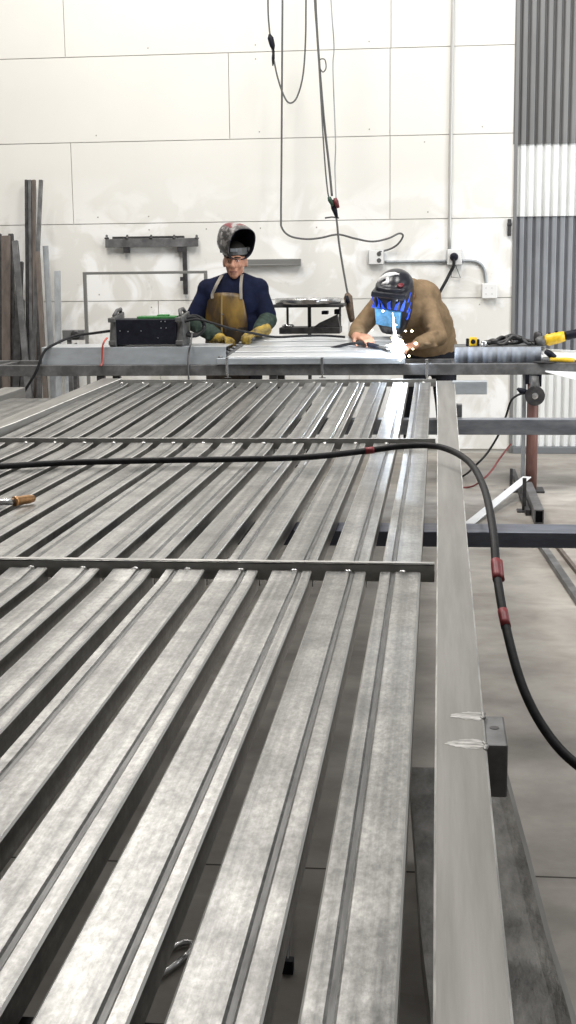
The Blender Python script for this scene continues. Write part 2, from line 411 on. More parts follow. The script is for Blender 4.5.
# right side beam, a rectangular tube whose top stands a little proud
def long_tube(pts, depth, parent, name='side_beam', m=None, z_add=.008):
    n = len(pts); mb = MB(); vs = []
    for (Y, xl, xr) in pts:
        z = ZT(Y)+z_add; b = .0028
        vs += [(xl, Y, z-depth), (xl, Y, z-b), (xl+b, Y, z), (xr-b, Y, z), (xr, Y, z-b), (xr, Y, z-depth)]
    fs = []; mi = []
    for i in range(n-1):
        for j in range(6):
            a = i*6+j; b2 = i*6+(j+1) % 6
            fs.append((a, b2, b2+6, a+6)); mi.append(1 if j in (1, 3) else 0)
    fs.append((5,4,3,2,1,0)); fs.append(tuple((n-1)*6+j for j in range(6))); mi += [0, 0]
    mb.v = [Vector(v) for v in vs]; mb.f = fs; mb.mi = mi
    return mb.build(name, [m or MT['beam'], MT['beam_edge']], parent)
bp = [(.55, .002, .0795), (1.2, .002, .0795), (1.7, .002, .0795), (2.6, .004, .083), (3.6, .006, .087), (4.7, .006, .094), (6.1, .008, .101), (7.3, .006, .107), (8.42, .0, .115)]
rb = long_tube(bp, .078, deck)
lb = [(.55, -2.06, -1.985), (3.6, -2.068, -1.985), (6.2, -2.085, -1.985), (8.42, -2.11, -1.985)]
long_tube(lb, .09, deck, z_add=.028)
# weld scars on the right beam: thin ragged patches brushed bright beside the stub
for (x, y, sd) in ((469, 714, 1), (466, 742, 5)):
    p = G(x, y, .732); r_ = random.Random(sd); z_ = ZT(p.y)+.0081; k = 40; mb = MB()
    rad = [1+.22*noise.noise(Vector((3*math.cos(2*PI*i/k)+sd*7, 3*math.sin(2*PI*i/k), sd)))+r_.uniform(-.06, .06) for i in range(k)]
    ring = [Vector((min(.0775-p.x, .030*rad[i]*math.cos(2*PI*i/k)), .030*rad[i]*math.sin(2*PI*i/k)*(.45+.4*(.5+.5*math.cos(2*PI*i/k))), 0)) for i in range(k)]
    mb._add([Vector((p.x, p.y, z_+.0009))]+[Vector((p.x+v.x*.6, p.y+v.y*.6, z_+.0007)) for v in ring]+[Vector((p.x+v.x, p.y+v.y, z_)) for v in ring],
        [(0, 1+i, 1+(i+1) % k) for i in range(k)]+[(1+i, 1+k+i, 1+k+(i+1) % k, 1+(i+1) % k) for i in range(k)])
    mb.build('weld_scar', MT['scar'], rb, True)
    w = MB()
    for i in range(5): w.ell((.0785+r_.uniform(-.001, .002), p.y+r_.uniform(-.02, .02), z_-.001), (.004, .008, .003), 8)
    w.build('weld_bead', MT['weldgrey'], rb, True)
# short tube stub welded to the beam's outer side
p0 = G(489, 745, .722); p1 = G(512, 745, .722); pb = G(500, 716, .722)
mb = MB()
xa, xb, ya, yb, zt = .079, .079+(p1.x-p0.x), p0.y, pb.y, .722
mb.box((xa, ya, zt-.085), (xb, yb, zt))
st = mb.build('stub_tube', MT['mid'], deck, bevel=.003)
MB().lathe(((xa+xb)/2, (ya+yb)/2+.01, zt), [(.0075, 0), (.0075, .0008)], n=16).build('bolt_hole', MT['dark'], st)
# cross members that stick out past the far right corner
a = W(456, 381, 8.25); b = W(487, 394, 8.25)
MB().box((a.x-.02, 8.22, b.z), (b.x, 8.30, a.z)).build('stub_tube', MT['galv'], deck, bevel=.004)
a = W(455, 404, 7.3); b = W(462, 417, 7.3)
MB().box((a.x-.02, 7.27, b.z), (b.x, 7.33, a.z)).build('stub_tube', MT['mid'], deck, bevel=.004)

# neighbouring frame to the left
d2 = thing('steel_deck_frame', 'second steel frame with a plain sheet, cut off at the left picture edge', 'steel frame', (-2.4, 5.0, .6))
zz = .70
mb = MB().hexa([(-2.44, 4.6, zz-.03), (-2.13, 4.6, zz-.03), (-2.16, 7.62, zz-.02), (-2.47, 7.62, zz-.02)], [(-2.44, 4.6, zz-.02), (-2.13, 4.6, zz-.02), (-2.16, 7.62, zz), (-2.47, 7.62, zz)])
mb.build('sheet', MT['slat'], d2)
mb = MB().hexa([(-2.56, 4.6, .62), (-2.44, 4.6, .62), (-2.47, 7.95, .64), (-2.60, 7.95, .64)], [(-2.56, 4.6, .715), (-2.44, 4.6, .715), (-2.47, 7.95, .735), (-2.60, 7.95, .735)])
mb.build('side_beam', MT['beam'], d2, bevel=.004)

# support beams under the frames
MT['pale_beam'] = mat('pale_blue_steel', (.19, .205, .235), .42, .4, 0, (5, 20, 20), 6, .03, col2=(.36, .38, .42), lo=.4, hi=.7)
def support(Yf, ztop, zbot, dep, label, x1=2.2, m='blue_beam'):
    t = thing('support_beam', label, 'support beam', (0, Yf, 0), 'support beams under the steel frame')
    mb = MB().box((-2.75, Yf, zbot), (x1, Yf+dep, ztop)); mb.build('beam', MT[m], t, bevel=.004)
    for x in (-2.3, 1.75):
        MB().box((x-.03, Yf+.01, .012), (x+.03, Yf+dep-.01, zbot)).build('leg', MT['dark'], t, bevel=.003)
        MB().box((x-.1, Yf-.15, 0), (x+.1, Yf+.25, .012)).build('foot_plate', MT['dark'], t)
    return t
zt = .642
y1f = G(520, 532.5, zt).y; y1b = G(520, 525, zt).y; zb1 = W(520, 548, y1f).z
support(y1f, zt, zb1, y1b-y1f+.02, 'blue-grey steel support beam with a pale worn top, nearer of the two jutting out at right')
zt = .63
y2f = G(520, 419.5, zt).y; zb2 = W(520, 435, y2f).z
support(y2f, zt, zb2, .09, 'pale blue-grey steel support beam jutting out in front of the brown post', m='pale_beam')
support(1.26, .635, .55, .07, 'dark steel support beam glimpsed through the slats at the near end', x1=.03, m='dark')

# ------------------------------------------------------------------ things on and around the frame
t = thing('welding_cable', 'thick black welding cable across the slats, drooping over the beam to the floor at right', 'cable', G(250, 458, .7))
def onD(x, y, dz=.02): 
    p = G(x, y, .7); p = G(x, y, ZT(p.y)+dz); return p
pts = [onD(-60, 470), onD(0, 466.5), onD(60, 463), onD(110, 461.5, .024), onD(180, 460, .024), onD(250, 459, .03), onD(310, 457, .04), onD(365, 451, .05), onD(405, 446, .07), onD(440, 447, .075),
       W(468, 461, 4.75), W(484, 488, 4.3), W(493, 530, 3.78), W(497, 575, 3.55), W(506, 627, 3.36), W(522, 685, 3.2), W(545, 730, 3.1), W(576, 764, 3.02), W(625, 792, 2.95)]
path = smooth_path(pts, 10)
MB().tube(path, .0118, 12).build('cable', MT['rubber'], t, True)
def band(i0, i1, r=.0135):
    MB().tube(path[i0:i1+1], r, 12).build('tape_band', MT['tape'], t, True)
def nearest(x, y):
    best = None
    for i, p in enumerate(path):
        c = Vector((dX.x*p.x+dY.x*p.y+up.x*(p.z-H), dX.y*p.x+dY.y*p.y+up.y*(p.z-H), dX.z*p.x+dY.z*p.y+up.z*(p.z-H)))
        d = (CX+F*c.x/c.z-x)**2+(CY+F*c.y/c.z-y)**2
        if best is None or d < best[0]: best = (d, i)
    return best[1]
i = nearest(368, 451); band(i-1, i+1)
i = nearest(497, 571); band(i-2, i+2)
MB().tube([p+Vector((.012, 0, 0)) for p in path[i-2:i+3]], .007, 8).build('tape_band', MT['tape'], t, True)
i = nearest(504, 623); band(i-2, i+1)

# torch nozzle on the slats
c0 = onD(-6, 503, .02); c1 = onD(14, 501.5, .02); c2 = onD(33, 498.5, .02)
t = thing('torch_nozzle', 'copper torch nozzle with a silver neck lying on the slats at the left edge', 'torch', c1)
MB().tube([c0, c0.lerp(c1, .5), c1], [.010, .010, .011], 14).build('neck', MT['chrome'], t, True)
MB().tube([c1, c1.lerp(c2, .1), c1.lerp(c2, .12), c1.lerp(c2, .8), c1.lerp(c2, .82), c2], [.016, .016, .0145, .0145, .013, .012], 16).build('cup', MT['copper'], t, True)
MB().tube([c2, c2+(c2-c1).normalized()*.004], [.009, .009], 12).build('tip', MT['dark'], t)

# long plank lying under the beam, wrapped and scuffed
plm = mat('scuffed_sheet', (.06, .056, .051), .42, .2, 0, (17, 6, 17), 8, .9, col2=(.30, .29, .27), lo=.38, hi=.68)
zp = .22
e = [G(507, 770, zp), G(530, 855, zp), G(552, 940, zp), G(574, 1010, zp), G(592, 1080, zp)]
mb = MB(); vs = []; n = len(e)
for q in e:
    vs += [(q.x-.24, q.y, zp-.06), (q.x-.24, q.y, zp), (q.x-.035, q.y, zp+.004), (q.x-.012, q.y, zp+.010), (q.x, q.y, zp), (q.x, q.y, zp-.06)]
fs = []; mi = []
for i in range(n-1):
    for j in range(6):
        a = i*6+j; b = i*6+(j+1) % 6; fs.append((b, a, a+6, b+6)); mi.append(1 if j == 3 else 0)
fs += [tuple(range(6)), tuple((n-1)*6+j for j in reversed(range(6)))]; mi += [0, 0]
mb.v = [Vector(v) for v in vs]; mb.f = fs; mb.mi = mi
t = thing('steel_plank', 'scuffed dark steel plank with a pale edge, lying low beside and below the right beam', 'plank', (e[1].x-.1, e[1].y, 0))
mb.build('plank', [plm, MT['beam']], t)
for q in (e[0], e[3]):
    MB().box((q.x-.2, q.y-.05 if q is not e[0] else q.y-.14, 0), (q.x-.06, q.y+.05 if q is not e[0] else q.y-.04, zp-.06)).build('block', MT['dark'], t, bevel=.003)

# clip and black cap on the floor, seen between the slats
c = G(172, 962, .004)
mb = MB(); pth = [c+Vector(((.010+.022*(.5+.5*math.sin(a)))*math.cos(a)+.02*math.sin(a), .075*math.sin(a), .006)) for a in [2*PI*i/20 for i in range(21)]]
mb.tube(pth, .007, 8); tag(mb.build('spring_clip', MT['chrome'], smooth=True, origin=c), 'small bright steel clip on the dark floor seen between two slats near the bottom', 'clip')
c = G(288, 972, 0)
t = thing('capped_rod', 'thin rod with a black square cap standing below the slats near the bottom', 'rod', c)
MB().box((c.x-.012, c.y-.012, 0), (c.x+.012, c.y+.012, .03)).build('cap', MT['blackp'], t, bevel=.002)
q = G(291, 905, .02); MB().tube([c+Vector((0, 0, .028)), Vector((q.x, q.y, .03))], .003, 6).build('rod', MT['mid'], t)

# ------------------------------------------------------------------ welding table
YT = 8.62
zt = W(288, 364.5, YT).z; zb = W(288, 375.5, YT).z
table = thing('welding_table', 'long steel work table spanning the room behind the slatted frame', 'table', (0, YT, 0))
MB().box((-3.3, YT, zb), (2.4, YT+.06, zt)).build('front_rail', MT['mid'], table, bevel=.003)
MB().box((-3.3, YT+.44, zb), (2.4, YT+.49, zt)).build('rear_rail', MT['mid'], table, bevel=.003)
for x in (-2.9, -2.1, -1.05, .1, 1.5):
    MB().box((x, YT+.06, zb+.01), (x+.05, YT+.44, zt-.005)).build('cross_rail', MT['mid'], table)
for x in (-2.2, W(402, 300, YT).x-.85, ):
    for yy in (YT+.005, YT+.443):
        MB().box((x, yy, 0), (x+.05, yy+.05, zb)).build('leg', MT['dark'], table, bevel=.003)
# brown round post carries the right part
px = G(533, 496, 0)
post = MB().lathe((px.x, YT+.03, .0), [(.036, .0), (.036, zb-.055)], n=20)
pm = post.build('leg', MT['post'], table, True)
MB().box((px.x-.05, YT+.0, zb-.06), (px.x-.028, YT+.06, zb)).build('bracket', MT['blackp'], pm)
MB().box((px.x+.02, YT+.0, zb-.075), (px.x+.05, YT+.06, zb)).build('bracket', MT['blackp'], pm)
MB().box((px.x-.028, YT+.01, zb-.055), (px.x+.02, YT+.05, zb)).build('bracket', MT['lightsteel'], pm)
MB().box((px.x-.08, YT-.06, 0), (px.x+.08, YT+.13, .012)).build('base_plate', MT['dark'], pm)
MB().box((px.x-.066, YT+.02, 0.012), (px.x-.042, YT+.05, zb)).build('brace', MT['lightsteel'], table)

# galvanized channel lying on the table, left
zf1 = W(130, 347, YT+.03).z
a = W(42, 360, YT+.03); b = W(226, 360, YT+.03)
ch = thing('galvanized_channel', 'pale galvanized channel lying on the table under the black welding machine', 'channel', ((a.x+b.x)/2, YT+.2, zt))
MB().box((a.x, YT+.03, zt+.001), (b.x, YT+.034, zf1)).build('front_flange', MT['galv'], ch, bevel=.0015)
MB().box((a.x, YT+.034, zf1-.004), (b.x, YT+.40, zf1)).build('web', MT['galvtop'], ch)
MB().box((a.x, YT+.40, zt+.001), (b.x, YT+.404, zf1+.0)).build('rear_flange', MT['galv'], ch)
ZC1 = zf1
# right hand galvanized ribbed sheet
a2 = W(455, 360, YT+.1); b2 = W(541, 360, YT+.1); zr = W(500, 347, YT+.1).z
rs = thing('ribbed_channel', 'blue-grey ribbed steel channel on the table right of the crouched welder', 'channel', ((a2.x+b2.x)/2, YT+.25, zt))
mb = MB(); n = 72
pp = []
for i in range(n+1):
    x = a2.x+(b2.x-a2.x)*i/n; pp.append((x, YT+.1-.010*max(-.6, math.sin(2*PI*i/12))))
k = len(pp)
mb._add([(x, y, zt+.001) for x, y in pp]+[(x, y, zr) for x, y in pp], [(i, i+1, k+i+1, k+i) for i in range(k-1)])
o = mb.build('ribbed_face', MT['ribbed'], rs, True)
md = o.modifiers.new('s', 'SOLIDIFY'); md.thickness = .003; md.offset = 1
MB().box((a2.x, YT+.115, zr-.004), (b2.x+.02, YT+.44, zr)).build('top_flange', MT['mid'], rs)
MB().box((a2.x, YT+.435, zt+.001), (b2.x+.02, YT+.44, zr-.004)).build('rear_flange', MT['galv'], rs)
# gate-like welded panel on the table
zg1 = W(310, 358, YT-.02).z; zg0 = W(310, 366, YT-.02).z
xg0 = W(217, 360, YT).x; xg1 = W(405, 360, YT).x
zg0 = max(zg0, zt+.002)
yr = YT+.43
# rear corner stands at pixel (247, 338)
zr2 = W(247, 337.5, yr).z; xr0 = W(247, 338, yr).x; xr1 = W(402, 338, yr).x
gp = thing('welded_gate', 'bright welded steel panel lying tilted on the table before the standing man', 'panel', ((xg0+xg1)/2, YT+.2, zt))
MB().box((xg0, YT-.02, zg0), (xg1, YT+.02, zg1)).build('front_rail', MT['galv'], gp, bevel=.003)
mb = MB().hexa([(xg0, YT+.02, zg0), (xg0+.05, YT+.02, zg0), (xr0+.05, yr, zr2-.03), (xr0, yr, zr2-.03)], [(xg0, YT+.02, zg1), (xg0+.05, YT+.02, zg1), (xr0+.05, yr, zr2), (xr0, yr, zr2)])
mb.build('end_rail', MT['mid'], gp, bevel=.002)
nb = MB()
for i in range(9):
    f = (i+.5)/9; q = Vector((xg0, YT, zg1)).lerp(Vector((xr0, yr, zr2)), f)
    nb.ell((q.x+.012, q.y, q.z), (.016, .018, .010), 8)
nb.build('weld_bead', MT['mid'], gp, True)
mb = MB().hexa([(xr0, yr, zr2-.03), (xr1, yr, zr2-.03), (xr1, yr+.04, zr2-.03), (xr0, yr+.04, zr2-.03)], [(xr0, yr, zr2), (xr1, yr, zr2), (xr1, yr+.04, zr2), (xr0, yr+.04, zr2)])
mb.build('rear_rail', MT['galvtop'], gp, bevel=.002)
for f0, f1 in ((.05, .26), (.31, .52), (.57, .78), (.83, .99)):
    A = Vector((xg0+.05, YT+.02, zg1)); B = Vector((xr0+.05, yr, zr2)); C = Vector((xg1, YT+.02, zg1)); D = Vector((xr1, yr, zr2))
    lo = [A.lerp(B, f0), C.lerp(D, f0), C.lerp(D, f1), A.lerp(B, f1)]
    MB().hexa([q-Vector((0, 0, .012)) for q in lo], [q-Vector((0, 0, .001)) for q in lo]).build('slat', MT['galvtop'], gp, bevel=.003)
# white folded sheet at the right end
a = W(541, 351, YT+.3); 
ws = thing('white_sheet', 'white sheet metal offcut sloping off the right end of the table', 'sheet', (W(560, 360, YT-.05).x, YT, zt))
q = [W(542, 357, YT+.08), W(530, 348, YT+.3), W(590, 351, YT+.3), W(620, 362, YT+.08)]
MB().hexa([v-Vector((0, 0, .006)) for v in q], q).build('upper_sheet', MT['white'], ws)
q = [W(546, 371.5, YT-.09), W(545, 370.5, YT-.01), W(625, 374, YT-.01), W(625, 393, YT-.09)]
MB().hexa([v-Vector((0, 0, .005)) for v in q], q).build('lower_sheet', MT['white'], ws)
# clamps gripping the rail and panel
for lab, x, y in (('small steel clamp at the left corner of the bright panel', 227, 361), ('small steel clamp at the middle of the bright panel front', 322, 361), ('small steel clamp on the table rail right of the welding arc', 427, 363)):
    c = W(x, y, YT-.03)
    t = thing('clamp', lab, 'clamp', c, 'clamps along the table front')
    mb = MB().box((c.x-.008, c.y-.012, c.z-.075), (c.x+.008, c.y+.0, c.z+.02)).box((c.x-.008, c.y-.012, c.z+.012), (c.x+.008, c.y+.045, c.z+.022)).box((c.x-.008, c.y-.012, c.z-.085), (c.x+.008, c.y+.03, c.z-.075))
    mb.build('body', MT['chrome'] if x != 322 else MT['mid'], t, bevel=.002)
    MB().lathe((c.x, c.y+.022, c.z-.11), [(.006, 0), (.006, .06)], n=10).build('screw', MT['chrome'], t, True)
    MB().tube([(c.x-.02, c.y+.022, c.z-.108), (c.x+.02, c.y+.022, c.z-.108)], .003, 6).build('handle', MT['mid'], t)

# black welding machine
ym = YT+.05
a = W(116, 344, ym); b = W(176, 319, ym)
wmch = thing('welding_machine', 'black box welding machine with grey end frames on the galvanized channel', 'welding machine', ((a.x+b.x)/2, ym+.1, ZC1))
za, zb_ = ZC1+.012, b.z
MB().box((a.x, ym, za), (b.x, ym+.24, zb_)).build('body', MT['blackp'], wmch, bevel=.006)
for s, x in ((-1, a.x), (1, b.x)):
    mb = MB()
    x0, x1 = (x-.045, x+.004) if s < 0 else (x-.004, x+.045)
    mb.hexa([(x0, ym-.012, ZC1), (x1, ym-.012, ZC1), (x1, ym+.26, ZC1), (x0, ym+.26, ZC1)], [(x0, ym+.05, zb_+.01), (x1, ym-.005, zb_+.02), (x1, ym+.26, zb_+.045), (x0, ym+.24, zb_+.03)])
    ef = mb.build('end_frame', MT['greyp'], wmch, bevel=.010)
    cx = (x0+x1)/2
    for zq in (ZC1+.025, zb_-.005):
        MB().box((cx-.024, ym-.022, zq-.014), (cx+.024, ym-.002, zq+.016)).build('corner_guard', MT['greyp'], ef, bevel=.005)
    MB().tube([(cx, ym+.05, zb_+.02), (cx+s*-.012, ym+.1, zb_+.055), (cx+s*-.012, ym+.2, zb_+.06), (cx, ym+.24, zb_+.03)], .012, 8).build('handle', MT['greyp'], ef, True)
MB().box((a.x+.13, ym+.06, zb_), (b.x-.01, ym+.20, zb_+.016)).box((a.x+.26, ym+.08, zb_+.016), (a.x+.33, ym+.16, zb_+.026)).build('green_top_panel', MT['green'], wmch, bevel=.003)
mb = MB()
for (x, y) in ((120, 331), (128, 331.5), (141, 331), (161, 321.5), (165, 321.5), (161, 328), (166, 328), (158, 338)):
    mb.lathe(W(x, y, ym), [(.004, 0), (.003, .003)], (0, -1, 0), 8)
mb.build('screw_head', MT['lightsteel'], wmch)

def cable(name, label, pts, r, m, cat='cable', sub=8, group=None):
    p = smooth_path(pts, sub); t = MB().tube(p, r, 8).build(name, m, smooth=True, origin=p[0]); return tag(t, label, cat, group)
cable('power_cable', 'thin black cable running left from the welding machine to the table corner', [W(110, 331, ym+.1), W(95, 333, ym+.12), W(75, 336, ym+.1), W(55, 344, ym), W(44, 352, YT-.0), W(36, 372, YT-.03), W(24, 392, YT-.02), W(12, 412, YT+.05)], .009, MT['rubber'])
cable('red_cable', 'short red cable hanging over the channel edge beside the welding machine', [W(107, 338, ym-.01), W(104, 342, YT+.0), W(102.5, 348, YT-.0), W(102, 362, YT+.01), W(101, 366, YT-.014)], .006, mat('red_rubber', (.45, .07, .05), .5))
cable('power_cable', 'thin dark cable hanging over the channel right of the welding machine', [W(192, 333, ym+.1), W(191, 343, YT+.0), W(189, 352, YT+.0), W(188, 364, YT-.015), W(189, 384, YT-.02)], .006, MT['cord'])
# coil and lead
c = W(193, 326, YT+.18)
mb = MB()
for j in range(4):
    rr = .068-.004*j; pth = [c+Vector((rr*1.15*math.cos(u), .01*j+.02*math.sin(u+j), rr*math.sin(u))) for u in [2*PI*i/24 for i in range(25)]]
    mb.tube(pth, .0085, 8)
tag(mb.build('cable_coil', MT['rubber'], smooth=True, origin=c), 'loose black cable coil between the welding machine and the standing man', 'cable')
cable('welding_lead', 'black lead sweeping in front of the apron onto the bright panel', [W(180, 323, YT+.12), W(196, 319.5, YT+.1), W(212, 323, YT+.1), W(232, 329, YT+.12), W(252, 333, YT+.2), W(275, 337, YT+.3), W(300, 336, YT+.36), W(322, 335.5, YT+.38), W(345, 337, YT+.36)], .008, MT['rubber'])

# ------------------------------------------------------------------ right-hand tools
zr_t = zr
c = W(473, 340, YT+.2)
t = thing('tape_measure', 'yellow tape measure with black ends on the ribbed channel', 'tape measure', (c.x, c.y, zr_t))
MB().box((c.x-.026, c.y-.02, zr_t+.001), (c.x+.026, c.y+.02, zr_t+.058)).build('case', MT['yellow'], t, bevel=.008)
MB().lathe((c.x, c.y-.02, zr_t+.03), [(.015, 0), (.015, .003), (.008, .005)], (0, -1, 0), 16).build('dial', MT['blackp'], t)
MB().box((c.x-.045, c.y-.018, zr_t+.001), (c.x-.026, c.y+.018, zr_t+.05)).build('grip', MT['blackp'], t, bevel=.005)
MB().box((c.x+.026, c.y-.016, zr_t+.001), (c.x+.042, c.y+.016, zr_t+.045)).build('grip', MT['blackp'], t, bevel=.005)
c = W(484, 343, YT+.16)
tag(MB().lathe((c.x, c.y, zr_t), [(.018, 0), (.02, .004), (.02, .03), (.016, .036)], n=14).build('steel_cup', MT['chrome'], smooth=True, origin=(c.x, c.y, zr_t)), 'small shiny cup right of the yellow tape measure', 'cup')
# heap of chain and cable
rr = random.Random(3); mb = MB(); p0 = W(488, 344, YT+.25); p1 = W(532, 344, YT+.25)
for j in range(7):
    pts = []
    for i in range(7):
        f = i/6; pts.append((p0.x+(p1.x-p0.x)*f+rr.uniform(-.02, .02), p0.y+rr.uniform(-.07, .07), zr_t+.012+rr.uniform(0, .055)*math.sin(PI*min(1, max(.12, f)))))
    mb.tube(smooth_path(pts, 5), .010, 6)
tag(mb.build('cable_heap', MT['dark'], smooth=True, origin=(p0.lerp(p1, .5).x, p0.y, zr_t)), 'tangled heap of dark hoses on the ribbed channel left of the yellow grinder', 'hose')
# yellow grinder lying on the table
def grinder(name, label, c, d, s=1.0, col='yellow', group=None):
    c = Vector(c); d = Vector(d).normalized(); t = thing(name, label, 'angle grinder', c, group)
    side = d.cross(Vector((0, 0, 1))).normalized() if abs(d.z) < .9 else Vector((0, 1, 0)); upv = side.cross(d)
    P = lambda a, b, h: c+d*a*s+side*b*s+upv*h*s
    mb = MB().tube([P(-.05, 0, 0), P(-.035, 0, 0), P(.03, 0, 0), P(.06, 0, 0)], [.026*s, .034*s, .032*s, .028*s], 14); b = mb.build('motor_body', MT[col], t, True)
    MB().tube([P(.06, 0, 0), P(.075, 0, .0), P(.15, 0, .0), P(.165, 0, 0)], [.022*s, .026*s, .024*s, .018*s], 12).build('grip', MT['blackp'], t, True)
    MB().tube([P(-.10, 0, .0), P(-.085, 0, 0), P(-.05, 0, 0)], [.02*s, .03*s, .03*s], 12).build('gear_head', MT['greyp'], t, True)
    for q in (-.02, .02): MB().box(P(q-.008, -.01, .032)-Vector((.0, .0, .0)), P(q+.008, .01, .036)).build('vent', MT['blackp'], b)
    return t, P
g0 = W(554, 341, YT+.22)
t, P = grinder('angle_grinder', 'yellow and black angle grinder lying on the table at the right edge', (g0.x, g0.y, zr_t+.045), (.97, -.1, .22), 1.15)
MB().lathe(P(-.085, 0, -.03), [(.028, 0), (.03, .012), (.02, .02)], (0, 0, -1), 16).build('guard', MT['greyp'], t, True)
c = W(538, 338, YT+.3)
tag(MB().lathe((c.x, c.y, zr_t+.0), [(.022, 0), (.028, .02), (.03, .05), (.026, .075), (.02, .085)], n=16).build('oil_can', MT['dark'], smooth=True, origin=(c.x, c.y, zr_t)), 'squat dark can just left of the yellow grinder', 'can')
# flat cut-off grinder lying on the front rail
c = W(550, 357, YT+.05); c.z = zt+.012
t = thing('cutoff_grinder', 'dark cut-off grinder with yellow body lying flat on the table rail', 'angle grinder', c)
MB().lathe((c.x-.03, c.y, zt+.003), [(.072, 0), (.074, .005), (.02, .008), (.018, .014)], n=28).build('disc', MT['dark'], t)
MB().tube([(c.x+.0, c.y-.01, zt+.022), (c.x+.1, c.y-.02, zt+.02), (c.x+.15, c.y-.03, zt+.018)], [.013, .016, .012], 10).build('body', MT['yellow'], t, True)
MB().tube([(c.x+.03, c.y, zt+.03), (c.x+.0, c.y+.01, zt+.055), (c.x-.03, c.y+.01, zt+.075)], [.02, .022, .016], 12).build('grip', MT['blackp'], t, True)
# grinder hanging on the post
gz = W(535, 396, YT-.06)
t = thing('angle_grinder', 'dark angle grinder with a grey disc hanging in front of the brown post', 'angle grinder', gz)
MB().lathe((gz.x, gz.y+.012, gz.z), [(.058, 0), (.062, .003), (.062, .010), (.030, .012)], (0, -1, 0), 28).build('disc', MT['dark'], t)
MB().lathe((gz.x, gz.y, gz.z), [(.020, 0), (.020, .004), (.011, .006), (.011, .010)], (0, -1, 0), 16).build('flange_nut', MT['chrome'], t)
MB().tube([(gz.x, gz.y+.03, gz.z), (gz.x, gz.y+.03, gz.z+.06), (gz.x, gz.y+.04, gz.z+.12)], [.024, .03, .024], 12).build('motor_body', MT['greyp'], t, True)
MB().tube([(gz.x-.03, gz.y+.03, gz.z+.02), (gz.x-.085, gz.y+.02, gz.z+.03), (gz.x-.11, gz.y+.02, gz.z+.045)], [.012, .02, .008], 10).build('side_handle', MT['blackp'], t, True)
cable('grinder_cord', 'black cord trailing from the hanging grinder down to the floor', [W(526, 393, YT-.04), W(518, 395, YT-.05), W(511, 401, YT-.05), W(506, 416, YT), W(500, 432, YT), W(488, 452, YT), W(476, 465, YT-.1), G(463, 476, .01), G(440, 484, .01)], .007, MT['rubber'])
cable('extension_cord', 'thin red cord sagging to the floor behind the bent cable', [W(511, 444, YT+.3), W(500, 458, YT+.1), W(492, 470, YT), W(483, 479, YT-.1), G(470, 487, .01), G(445, 487, .01)], .006, mat('red_cord', (.22, .05, .05), .5))

# things on the floor at right
A = G(471, 521, .02); B = W(526, 478, YT-.05)
d = (A-B).normalized(); A2 = B+(A-B)*((B.z-.0)/(B.z-A.z)) if B.z > A.z else A
tag(MB().bar(G(465, 527, .012), W(527, 477, YT-.02), .055, .008).build('white_brace', MT['white'], origin=A, bevel=.002), 'white flat bar propped diagonally from the floor against the brown post', 'bar')
c = G(539, 524, 0); 
t = thing('square_tube', 'short open-ended square steel tube on the floor before the brown post', 'tube', c)
w = .026; L0 = c.y; L1 = YT-.1; xx = c.x
mb = MB().box((xx-w, L0, 0.0), (xx+w, L1, .006)).box((xx-w, L0, .074), (xx+w, L1, .080)).box((xx-w, L0, .006), (xx-w+.006, L1, .074)).box((xx+w-.006, L0, .006), (xx+w, L1, .074))
mb.build('wall', MT['mid'], t)
MB().box((xx-w+.007, L0+.03, .007), (xx+w-.007, L0+.034, .073)).build('plug', MT['blackp'], t)  # black plate inside the open end, painted shade of the bore
def floor_bar(label, a, b, w, h, m, group='loose steel sections on the floor'):
    tag(MB().bar(Vector((a.x, a.y, h/2+.0005)), Vector((b.x, b.y, h/2+.0005)), w, h).build('steel_section', m, origin=(a.x, a.y, 0), bevel=.002), label, 'steel bar', group)
floor_bar('long steel section on the floor running from the near support beam to the right edge', G(538, 543, 0), G(580, 606, 0), .035, .03, MT['mid'])
floor_bar('thin rusty section on the floor right of the longer steel section', G(553, 543, 0), G(590, 590, 0), .02, .02, MT['brownsteel'])
floor_bar('dark angle on the floor left of the brown post base', G(513, 474, 0), G(528, 516, 0), .028, .035, MT['dark'])
mb = MB(); c = G(524, 512, 0)
tag(MB().box((c.x-.011, c.y, 0), (c.x+.011, c.y+.02, .20)).box((c.x-.04, c.y-.03, 0), (c.x+.04, c.y+.06, .01)).build('steel_stake', MT['dark'], origin=c, bevel=.002), 'short dark upright stake on the floor left of the brown post', 'stake')
c = G(511, 492, 0)
tag(MB().box((c.x-.009, c.y, 0), (c.x+.009, c.y+.02, .15)).box((c.x-.04, c.y-.03, 0), (c.x+.04, c.y+.06, .01)).build('steel_stake', MT['dark'], origin=c, bevel=.002), 'short dark upright stake on the floor above the white flat bar', 'stake')

